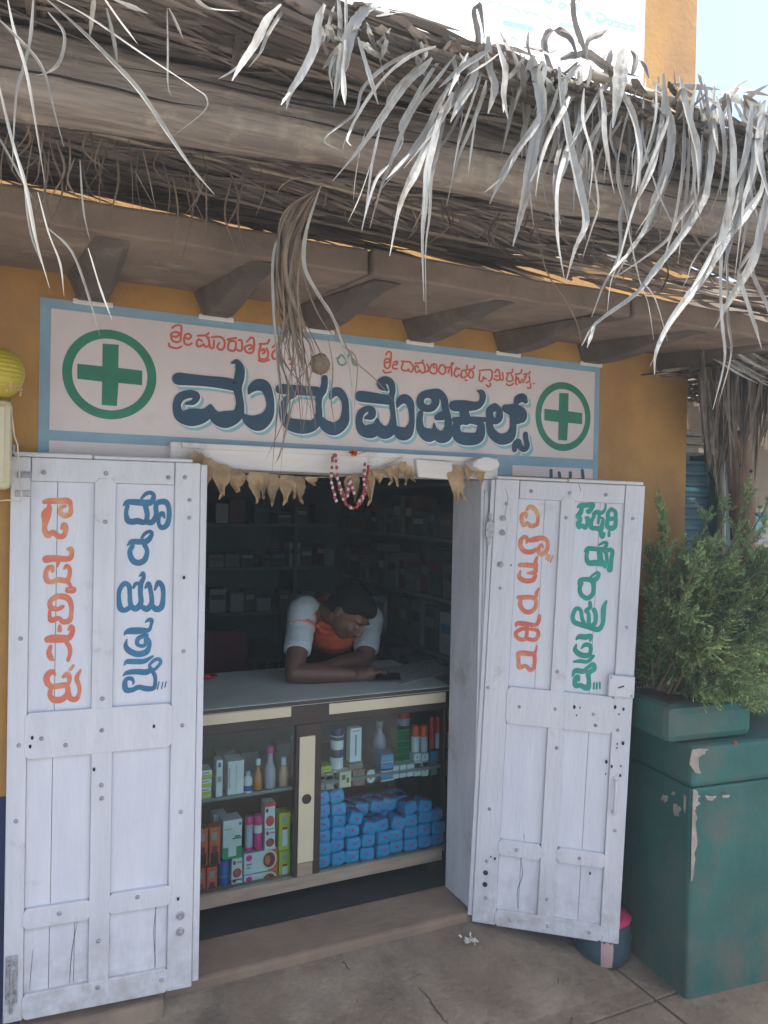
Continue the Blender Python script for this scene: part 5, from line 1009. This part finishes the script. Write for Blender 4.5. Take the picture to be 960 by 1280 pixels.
RB.build('red_beads', mat('bead_red', (.36, .05, .05), None, 8, .4), GA, smooth=True, kind='stuff'); WB.build('white_beads', mat('bead_white', (.60, .54, .50), None, 8, .4), GA, smooth=True, kind='stuff'); SB.build('thread', M_strand, GA)
mg = thing('marigold', 'orange marigold flower tucked at the nail above the bead garland', 'flower', tuple(P(441, 566, -.05)))
def flower(t, c, r, mm, seed):
    r_ = random.Random(seed); mb = MB()
    for i in range(46):
        a = r_.uniform(0, 6.28); e = r_.uniform(.1, 1.5); d = Vector((math.cos(a)*math.sin(e), -math.cos(e), math.sin(a)*math.sin(e))); p = Vector(c)
        mb.leaf([p, p+d*r*.6, p+d*r], [r*.25, r*.5, r*.3], tuple(d.orthogonal()))
    mb.build('petals', mm, t, kind='stuff')
M_mari = mat('marigold_orange', (.75, .22, .03), (.6, .12, .02), 30, .7)
flower(mg, P(441, 566, -.05), .017, M_mari, 1); MB().tube([P(446, 568, -.045), P(456, 565, -.04), P(462, 562, -.04)], .0012, 5).build('stem', M_strand, mg)
MB().tube([P(416, 568, -.028), P(416, 568, -.07)], .0022, 6).build('nail', M_bolt, GA)
# ================================================================== LEFT EDGE: LAMP AND METER BOX
LP_ = thing('yellow_lantern', 'round ribbed yellow shade with a frayed rim on the wall at the left edge', 'lantern', tuple(P(-8, 465, -.12)))
lc = P(-6, 466, -.12); mb = MB(); prof = []
for k in range(25):
    t = -1+2*k/24; prof.append((.068*math.sqrt(max(0, 1-t*t))*(1+.02*(k % 2))+.006, t*.072))
mb.lathe(tuple(lc), prof, 32); mb.build('shade', mat('yellow_plastic', (.50, .40, .03), (.42, .32, .03), 8, .35), LP_, smooth=False)
MB().tube([lc+np.array([0, .05, 0]), lc+np.array([0, .117, .02])], .008, 8).build('bracket', M_bolt, LP_)
mb = MB(); rf = random.Random(9)
for i in range(26):
    a = rf.uniform(-1.2, 1.2); p = Vector(lc)+Vector((math.cos(a)*.066, -abs(math.sin(a))*.066, -.016-.0015*i+rf.uniform(-.006, .006))); mb.ball(p, rf.uniform(.0022, .0045), 6, 5)
mb.build('frayed_rim', mat('frayed_orange', (.55, .30, .16), (.6, .5, .35), 60, .9), LP_, kind='stuff')
MX = thing('meter_box', 'cream metal meter box with rounded corners fixed at the left edge', 'box', tuple(P(-10, 556, -.10)))
a_ = P(14, 612, -.16); b_ = P(16, 500, -.16)
MB().box(a_[0]-.21, a_[0], -.16, -.004, a_[2], b_[2]).build('box_case', mat('cream_enamel', (.56, .50, .33), (.50, .44, .28), 4, .4), MX, bevel=.018)
MB().box(a_[0]-.19, a_[0]-.018, -.165, -.1605, a_[2]+.018, b_[2]-.018).build('box_lid', mat('cream_enamel', (.56, .50, .33)), MX, bevel=.008)
z_ = P(14, 560, -.16)[2]; MB().box(a_[0]+.0002, a_[0]+.008, -.125, -.09, z_-.014, z_+.012).build('clasp', M_bolt, MX, bevel=.002)
wr = tag(MB().tube([P(x, y, Y) for x, y, Y in ((12, 498, -.10), (15, 520, -.15), (18, 545, -.15), (22, 556, -.14), (24, 592, -.12), (27, 615, -.11), (26, 628, -.11), (10, 625, -.12), (-4, 626, -.12))], .0022, 7).build('cable', mat('pale_cable', (.6, .55, .4), None, 9, .5), None, smooth=True), 'pale thin cable running down from the meter box to the door corner', 'cable')
# ================================================================== BANNER
BN = thing('banner', 'white cloth banner with pale cyan lettering on the sunlit upper wall', 'banner', tuple(P(640, 20, -.012)))
bx0, bz0 = P(460, 20, -.012)[0], P(806, 95, -.012)[2]; bx1 = P(806, 40, -.012)[0]
mb = MB(); nbx = 30
for k in range(nbx+1):
    x = bx0-.5+(bx1-bx0+.5)*k/nbx
    for z in (2.62, 3.2, 4.1): mb.v.append((x, -.012-.004*math.sin(k*.9+z), z))
for k in range(nbx):
    for j in range(2): a = 3*k+j; mb.f.append((a, a+3, a+4, a+1))
b2 = mb.build('cloth', mat('banner_white', (.80, .82, .82), (.76, .78, .79), 3, .7), BN, smooth=True); so_ = b2.modifiers.new('s', 'SOLIDIFY'); so_.thickness = .002
M_cy = mat('cyan_print', (.25, .66, .70), (.35, .72, .76), 20, .7)
BP = ((0, -.020, 0), NW); Rb = (560, 0)
for st in ([(430,-10,14),(470,12,16),(480,-8,10)], [(515,12,14),(545,25,14),(520,42,14),(512,25,12)], [(560,20,14),(600,45,14),(590,20,12)], [(635,60,14),(655,78,14),(650,55,12)], [(690,60,14),(720,70,12),(725,95,14),(695,100,14),(690,80,12)], [(735,90,14),(755,98,14),(752,115,14),(735,108,12)], [(765,98,14),(790,108,14),(785,125,14),(768,118,12)], [(800,108,14),(825,116,14),(822,135,14),(803,128,12)], [(835,118,14),(858,124,14),(856,142,14),(838,138,12)],
    [(170,-4,10),(195,10,10),(215,4,8)], [(235,12,10),(255,32,10),(285,28,9),(285,58,8)], [(300,38,10),(330,48,10),(325,62,8)], [(345,46,10),(365,60,10),(380,56,8)], [(388,60,10),(412,70,10),(410,84,8)], [(460,80,9),(480,92,10),(478,104,8)], [(262,106,26),(320,118,26),(385,134,26)], [(290,170,10),(312,180,10),(320,198,8)], [(525,110,16),(578,124,16)]):
    letters(BN, [st], Rb, 3.692, BP, M_cy, 'banner_letter', base=.0002)
# ================================================================== PLANTER AND SHRUB
PLN = thing('planter', 'stepped green painted masonry planter with chipped corner on the right', 'planter', (2.5, -.4, -.13))
th0 = math.radians(-6)
def pl_block(name, x0, x1, y0, y1, z0, z1, m, bv):
    def R_(x, y): 
        dx, dy = x-1.996, y+.693; return (2.146+dx*math.cos(th0)-dy*math.sin(th0), -.557+dx*math.sin(th0)+dy*math.cos(th0))
    ps = [(*R_(x, y), z) for z in (z0, z1) for y in (y0, y1) for x in (x0, x1)]
    return MB().hexa(ps).build(name, m, PLN, bevel=bv)
pl_block('base', 1.996, 2.95, -.693, -.20, -.14, .625, M_plant, .012)
pl_block('cornice', 1.986, 2.96, -.703, -.19, .628, .773, M_plant, .018)
pl_block('rim', 1.915, 2.295, -.665, -.24, .775, .908, M_plant, .030)
pl_block('soil', 1.96, 2.25, -.62, -.28, 0.9082, .915, mat('dark_soil', (.05, .035, .025), None, 30, 1, .6, 60), .002)
def chip(x0, z0, z1, w_, seed, Y=-.5585, n=14):
    r_ = random.Random(seed); mb = MB(); L_ = []
    for k in range(n):
        t = k/(n-1); z = z0+(z1-z0)*t; ww = w_*(.35+.65*math.sin(math.pi*min(1, t*1.02)))*r_.uniform(.5, 1.25)
        dx = math.cos(th0); mb.v += [(x0-ww*.08, Y-.0035, z), (x0+ww*dx, Y+ww*math.sin(th0)-.0035, z+r_.uniform(-.004, .004))]
    for k in range(n-1): a = 2*k; mb.f.append((a, a+1, a+3, a+2))
    return mb.build('bare_patch', M_chip, PLN)
chip(2.149, .30, .625, .022, 1); chip(2.150, .55, .62, .034, 4); 
def chip2(px, seed, Y=-.572):
    r_ = random.Random(seed); mb = MB(); ps = [P(x+r_.uniform(-1.5, 1.5), y+r_.uniform(-1.5, 1.5), Y) for x, y in px]; mb.v = [tuple(p) for p in ps]; mb.f = [tuple(range(len(ps)))]; mb.build('bare_patch', M_chip, PLN)
chip2([(864,936),(876,937),(890,936),(889,942),(878,943),(873,948),(874,960),(876,966),(868,966),(862,956),(865,945)], 2)
chip2([(882,994),(890,995),(896,996),(892,1000),(885,1001)], 3, -.580); chip2([(903,993),(912,992),(910,996),(904,997)], 5, -.585)
mf = thing('marigold', 'small orange marigold lying on the planter ledge', 'flower', tuple(P(917, 929, -.56))); flower(mf, P(917, 928, -.575), .011, M_mari, 4); MB().ball(tuple(P(917, 929, -.57)), .005, 8, 6).build('calyx', M_leafg, mf)
def chip3(cx_, cy_, r1, r2, seed):
    r_ = random.Random(seed); o_ = (2.146-.0035*.9945, -.557, 0); n_ = (-math.cos(th0), -math.sin(th0), 0); mb = MB()
    mb.v = [tuple(hit(cx_+r1*r_.uniform(.5, 1.1)*math.cos(a), cy_+r2*r_.uniform(.5, 1.1)*math.sin(a), o_, n_)) for a in np.linspace(0, 6.283, 13)[:-1]]; mb.f = [tuple(range(12))]; mb.build('bare_patch', M_chip, PLN)
chip3(831, 998, 5, 6, 1); chip3(846, 1012, 6, 11, 2); chip3(842, 992, 3, 3, 3); chip3(856, 1004, 2.5, 14, 4)
SH = thing('juniper_shrub', 'feathery green juniper like shrub growing in the green planter', 'shrub', (2.42, -.38, .9))
rj = random.Random(12); FG = MB(); FY = MB(); ST = MB()
def spray(mb, p, d, L, dens=1.0):
    d = d.normalized(); sd_ = d.cross(Vector((rj.uniform(-.3, .3), -1, rj.uniform(-.3, .3)))).normalized(); n = max(5, int(L/.0105))
    ST.leaf([p, p+d*L*.5, p+d*L], [.0022, .0016, .0008], tuple(sd_), .5)
    for k in range(n):
        t = (k+.5)/n; q = p+d*L*t+Vector((0, 0, -.02*t*t)); l = L*.30*(1-t*.75)*rj.uniform(.7, 1.2)
        for s_ in (-1, 1):
            dd = (d*.75+sd_*s_*.8+Vector((rj.uniform(-.3, .3), rj.uniform(-.4, .4), rj.uniform(-.3, .3)))).normalized()
            m2 = FY if rj.random() < .25*t+.05 else mb
            m2.leaf([q, q+dd*l*.5, q+dd*l], [.004, .0075, .002], tuple(dd.orthogonal()), .3)
            if l > .02:
                e = q+dd*l*.45
                for u in (-1, 1): m2.leaf([e, e+(dd+sd_*u*.8).normalized()*l*.3, e+(dd+sd_*u*.8).normalized()*l*.5], [.0028, .004, .001], (0, .2, 1), .3)
root = Vector((2.26, -.34, .90))
targets = []
for i in range(210):
    # volume seen between the door and the right edge
    px = rj.uniform(812, 1010); py = rj.uniform(690, 880); Y = rj.uniform(-.66, -.12) if px > 860 else rj.uniform(-.28, -.1)
    if px < 850 and py < 740 and rj.random() < .6: continue
    targets.append(Vector(P(px, py, Y)))
targets += [Vector(P(x+(14 if x < 815 else 0), y, -.22)) for x, y in ((812, 640), (814, 668), (806, 700), (882, 652), (905, 640), (930, 625), (955, 660), (945, 690), (870, 690), (840, 730), (792, 800), (790, 850), (800, 880), (925, 660), (960, 630), (800, 760), (793, 900), (812, 905), (805, 870))]
for T_ in targets:
    mid = root.lerp(T_, .5)+Vector((rj.uniform(-.04, .04), rj.uniform(-.05, .05), rj.uniform(.0, .07)))
    c = crv([tuple(root+Vector((rj.uniform(-.07, .07), rj.uniform(-.07, .07), 0))), tuple(mid), tuple(T_)], 5)
    ST.tube(c, [.006*(1-.7*k/(len(c)-1))+.0008 for k in range(len(c))], 5)
    for k in range(3, len(c)):
        q = Vector(c[k]); d = Vector(c[k])-Vector(c[k-1])
        for u in range(3):
            dd = d.normalized()*.8+Vector((rj.uniform(-1, 1), rj.uniform(-1, .6), rj.uniform(-.5, .9)))*.75; spray(FG, q, dd, rj.uniform(.05, .12))
    spray(FG, Vector(c[-1]), Vector(c[-1])-Vector(c[-2]), rj.uniform(.09, .15))
ST.build('stems', mat('shrub_stem', (.16, .13, .07), None, 10, .8), SH, kind='stuff'); FG.build('foliage', M_leafg, SH, kind='stuff'); FY.build('young_foliage', M_leafy, SH, kind='stuff')
# ================================================================== NEIGHBOUR, RIGHT
NB_ = thing('neighbour_shop', 'neighbouring shop front with a blue rolling shutter beyond the ochre wall corner', 'building', (3.3, .35, -.13))
MB().box(2.70, 5.2, .60, 1.2, -.15, 2.9).build('wall', mat('dull_brown_wall', (.30, .24, .17), (.22, .17, .12), 3, .9, .3, 20), NB_)
sh0 = P(889, 600, .45)[0]
MB().box(2.70, sh0, .47, .59, -.13, 1.86).build('shutter_curtain', M_shut, NB_)
k = 0; z = .0
while z < 1.84:
    mb = MB(); mb.tube([(2.70, .468, z+.028), (sh0, .468, z+.028)], .026, 8, .5); mb.v = [(v[0], .462+(v[1]-.468)*.35, v[2]) for v in mb.v]; mb.build('slat', M_shut, NB_, smooth=True); z += .058
MB().box(sh0, sh0+.10, .40, .60, -.13, 1.9).build('shutter_rail', mat('dark_teal_paint', (.02, .08, .09), None, 8, .5), NB_, bevel=.004)
for i in range(3): MB().box(2.70, sh0-.05, .42, .5, 1.90+i*.045, 1.925+i*.045).build('vent_bar', mat('pale_vent', (.35, .36, .34), (.25, .22, .2), 20, .8), NB_, bevel=.003)
pp0 = P(906, 640, .1); t = thing('wooden_post', 'thin pale wooden post standing before the blue shutter', 'post', (pp0[0], .1, -.03)); MB().tube([(pp0[0]-.02, .1, -.13), (pp0[0]-.012, .1, .9), (P(903, 600, .1)[0], .1, 1.64), (P(900, 540, .1)[0], .1, 2.0)], [.022, .021, .018, .016], 8).build('shaft', mat('pale_post_wood', (.42, .37, .29), (.28, .24, .19), 9, .8, .3, 30), t, smooth=True)
tx = P(925, 640, -.05); t = thing('tree_trunk', 'thick brown trunk holding up the neighbouring thatch', 'trunk', (tx[0], -.05, -.03)); pts = [(P(x, y, -.05)) for x, y in ((938, 980), (934, 860), (930, 720), (926, 600), (918, 540))]; pts[0][2] = -.13
mb = MB(); c = crv([tuple(p)+(r_,) for p, r_ in zip(pts, (.062, .058, .055, .056, .05))], 6); mb.tube([q[:3] for q in c], [q[3]*(1+.03*math.sin(i*2.1)) for i, q in enumerate(c)], 14); mb.build('stem', M_bark, t, smooth=True)
for x, y in ((926, 582), (939, 589), (933, 615)): MB().ball(tuple(P(x, y, -.108)), (.009, .006, .007), 8, 6).build('knot', M_gap, t)
N2_ = thing('neighbour_thatch', 'drooping dark palm thatch of the neighbouring stall beside the wall corner', 'thatch', tuple(P(915, 440, .0)))
nm = MB(); rn = random.Random(31)
def nblade(mb, px, w_, Y):
    c = crv(px, 4); n = len(c); pts = [P(q[0], q[1], Y) for q in c]; dep = (Vector(pts[0])-Vector(CAM)).length; mb.leaf(pts, [w_/FPX*dep*min(1, .3+3*t)*min(1, (1-t)*2+.1) for t in np.linspace(0, 1, n)], (rn.uniform(.6, 1), rn.uniform(-.7, .7), rn.uniform(-.2, .2)), .3)
for i in range(420):
    x0 = rn.uniform(872, 1010); y0 = 418+rn.uniform(0, 26)+max(0, x0-950)*.1; L = rn.uniform(50, 190)*(1 if x0 < 945 else .8); lean = rn.uniform(-6, 34) if x0 < 900 else rn.uniform(-30, 12)
    nblade(nm, [(x0, y0), (x0+lean*.3+rn.uniform(-3, 3), y0+L*.4), (x0+lean, y0+L)], rn.uniform(2.5, 6), rn.uniform(-.28, .22))
nm.build('hanging_fronds', M_leafd, N2_, kind='stuff')
nm = MB()
for i in range(95):
    x0 = rn.uniform(890, 985); y0 = 420+(x0-890)*.12+rn.uniform(-4, 34); L = rn.uniform(22, 60)
    nblade(nm, [(x0, y0), (x0+L*.5, y0+L*.32), (x0+L, y0+L*.46+rn.uniform(0, 8))], rn.uniform(2, 4.5), rn.uniform(-.40, -.2))
nm.build('silver_fronds', M_leaf, N2_, kind='stuff')
mb = MB()
for i in range(300):
    x = rn.uniform(2.72, 4.4); y = rn.uniform(-.35, .55); a = rn.uniform(-.5, .5); L = .35
    mb.leaf([(x-math.cos(a)*L, y-math.sin(a)*L, 2.17), (x, y, 2.20+rn.uniform(0, .05)), (x+math.cos(a)*L, y+math.sin(a)*L, 2.16)], [.02, .035, .01], (-math.sin(a), math.cos(a), rn.uniform(-.3, .3)), .2)
mb.build('roof_fronds', M_leafd, N2_, kind='stuff')
PS = thing('wall_poster', 'faded poster with a blue head and coloured panels beyond the trunk', 'poster', tuple(P(950, 665, .58)))
def q_(x0, x1, y0, y1, nme, m, Y):
    a = P(x0, y1, Y); b = P(x1, y0, Y); MB().box(a[0], b[0], Y, Y+.003, a[2], b[2]).build(nme, m, PS)
q_(936, 975, 636, 702, 'sheet', flat('poster_cream', (.42, .36, .27)), .59); q_(940, 972, 641, 652, 'panel', flat('poster_blue', (.05, .22, .38)), .586)
q_(938, 958, 655, 668, 'panel', flat('poster_teal', (.15, .33, .36)), .586); q_(938, 968, 671, 682, 'panel', flat('poster_grey', (.35, .33, .33)), .586); q_(938, 966, 685, 697, 'panel', flat('poster_red', (.32, .09, .07)), .586)
# ================================================================== GROUND THINGS
BK = thing('plastic_pot', 'round blue grey plastic pot with a pink lid behind the right door foot', 'pot', tuple(hit(752, 1208, (0, 0, -.12), (0, 0, 1))))
bc = Vector(hit(753, 1209, (0, 0, -.118), (0, 0, 1))); bc += Vector((.047, .055, 0)); mb = MB()
rb = .105
mb.lathe((bc.x, bc.y, -.119), [(rb*.72, 0), (rb*.9, .012), (rb*1.0, .05), (rb*1.02, .09), (rb*.97, .125), (rb*.92, .158)], 28); mb.build('pot_body', mat('blue_grey_plastic', (.05, .085, .10), (.035, .065, .08), 5, .3), BK, smooth=True)
mb = MB(); mb.lathe((bc.x, bc.y, -.119+.1585), [(rb*.97, 0), (rb*1.0, .008), (rb*.7, .020), (rb*.25, .030), (.004, .032)], 28); mb.build('lid', mat('pink_plastic', (.62, .05, .14), None, 8, .35), BK, smooth=True)
mb = MB(); nA = 8
for k in range(nA+1):
    a = -2.35+.42*k/nA
    for r_, z in ((rb*.905, .014), (rb*1.005, .05), (rb*1.026, .09), (rb*.936, .13)): mb.v.append((bc.x+r_*math.cos(a)*1.006, bc.y+r_*math.sin(a)*1.006, -.119+z))
for k in range(nA):
    for j in range(3): a = 4*k+j; mb.f.append((a, a+4, a+5, a+1))
mb.build('pale_stripe', mat('pot_stripe', (.45, .34, .31), (.45, .25, .24), 12, .5), BK, smooth=True)
SLP = thing('rubber_slipper', 'black rubber slipper lying at the foot of the left door leaf', 'slipper', tuple(hit(186, 1277, (0, 0, -.12), (0, 0, 1))))
c0 = Vector(hit(188, 1279, (0, 0, -.11), (0, 0, 1))); mb = MB(); pr_ = []
for k in range(24):
    a = 2*math.pi*k/24; pr_.append((c0.x+.12*math.cos(a), c0.y-.02+.040*math.sin(a)*(1-.18*math.cos(2*a))))
mb.v = [(x, y, -.118) for x, y in pr_]+[(x, y, -.10) for x, y in pr_]; mb.f = [tuple(range(24))[::-1], tuple(range(24, 48))]+[(k, (k+1) % 24, 24+(k+1) % 24, 24+k) for k in range(24)]; mb.build('sole', M_black, SLP)
MB().tube(crv([(c0.x-.06, c0.y-.055, -.102), (c0.x-.01, c0.y-.03, -.074), (c0.x+.05, c0.y-.02, -.09), (c0.x-.01, c0.y-.005, -.074), (c0.x-.06, c0.y+.012, -.102)], 5), .005, 6).build('strap', M_black, SLP, smooth=True)
def scraps(label, x, y, seed, zg):
    r_ = random.Random(seed); c_ = Vector(hit(x, y, (0, 0, zg), (0, 0, 1))); mb = MB()
    for i in range(22):
        p = c_+Vector((r_.gauss(0, .013), r_.gauss(0, .011), r_.uniform(.006, .02))); d = Vector((r_.uniform(-1, 1), r_.uniform(-1, 1), r_.uniform(-.1, .8))).normalized()*r_.uniform(.008, .02)
        mb.leaf([p, p+d*.5, p+d], [.004, .010, .005], tuple(d.orthogonal()), .4)
    return tag(mb.build('flower_scraps', mat('pale_petals', (.62, .60, .52), (.45, .42, .36), 40, .8), None), label, 'flowers', None)
scraps('pale crushed flowers on the ground at the left door foot', 233, 1243, 1, -.02); scraps('pale crushed flowers on the step at the right door foot', 588, 1181, 2, -.02)
f3 = thing('marigold', 'tiny orange petal flower lying beside the right crushed flowers', 'flower', tuple(hit(589, 1174, (0, 0, -.035), (0, 0, 1)))); flower(f3, hit(589, 1174, (0, 0, -.029), (0, 0, 1)), .007, M_mari, 9)

LT = MB(); rz = random.Random(44)
for i in range(320):
    x = rz.uniform(.0, 2.9); y = rz.uniform(-1.3, -.45) if rz.random() < .7 else rz.uniform(-.5, -.1); z = -.117 if y < -.48 else (.006-.130*((-y-.014)/.46)**.75)+.003
    if x > 2.1 and y > -.62: continue
    a = rz.uniform(0, 6.28); L = rz.uniform(.006, .035); d = Vector((math.cos(a), math.sin(a), rz.uniform(-.05, .12))); p = Vector((x, y, z)); LT.leaf([p, p+d*L*.5+Vector((0, 0, .003)), p+d*L], [.002, .005, .001], (-d.y, d.x, rz.uniform(-.5, .5)), .4)
tag(LT.build('leaf_litter', M_leafd), 'bits of dry leaf and grit scattered over the worn pavement', 'litter', None, 'stuff')

def apz(x, y): return .0085-.130*(max(0, (-y-.014)/.46)**.75)
for px in ([(478/2.565+238, 1190), (430, 1201), (438, 1214)], [(522, 1234), (535, 1246), (545, 1262), (562, 1282)], [(250, 1239), (300, 1226), (360, 1214)], [(500, 1232), (515, 1222), (530, 1217)]):
    mb = MB(); c = crv([(p[0], p[1], 0) for p in px], 5); n = len(c)
    for k, q in enumerate(c):
        z = -.05
        for _ in range(6):
            p = hit(q[0]+.9*math.sin(k*2.3), q[1], (0, 0, z), (0, 0, 1)); z = apz(p[0], p[1]) if p[1] > -.474 else -.1175
        w_ = .0045*(.4+.6*math.sin(math.pi*(k+.5)/n)); mb.v += [(p[0]-w_/2, p[1], z), (p[0]+w_/2, p[1]+w_*.4, z)]
    for k in range(n-1): mb.f.append((2*k, 2*k+1, 2*k+3, 2*k+2))
    mb.build('crack', M_gap, B)

# ------------------------------------------------------------------ thin even volume, added to imitate milky lens glare
hm_ = bpy.data.materials.new('glare_veil'); hm_.use_nodes = True; t_ = hm_.node_tree
for n_ in list(t_.nodes):
    if n_.type == 'BSDF_PRINCIPLED': t_.nodes.remove(n_)
pv_ = t_.nodes.new('ShaderNodeVolumePrincipled'); pv_.inputs['Color'].default_value = (.86, .97, 1, 1); pv_.inputs['Density'].default_value = .010; pv_.inputs['Anisotropy'].default_value = .2
t_.links.new(pv_.outputs[0], t_.nodes['Material Output'].inputs['Volume'])
hz = MB().box(-420, 420, -420, 420, -1.2, 4.9).build('glare_haze', hm_); hz['kind'] = 'stuff'
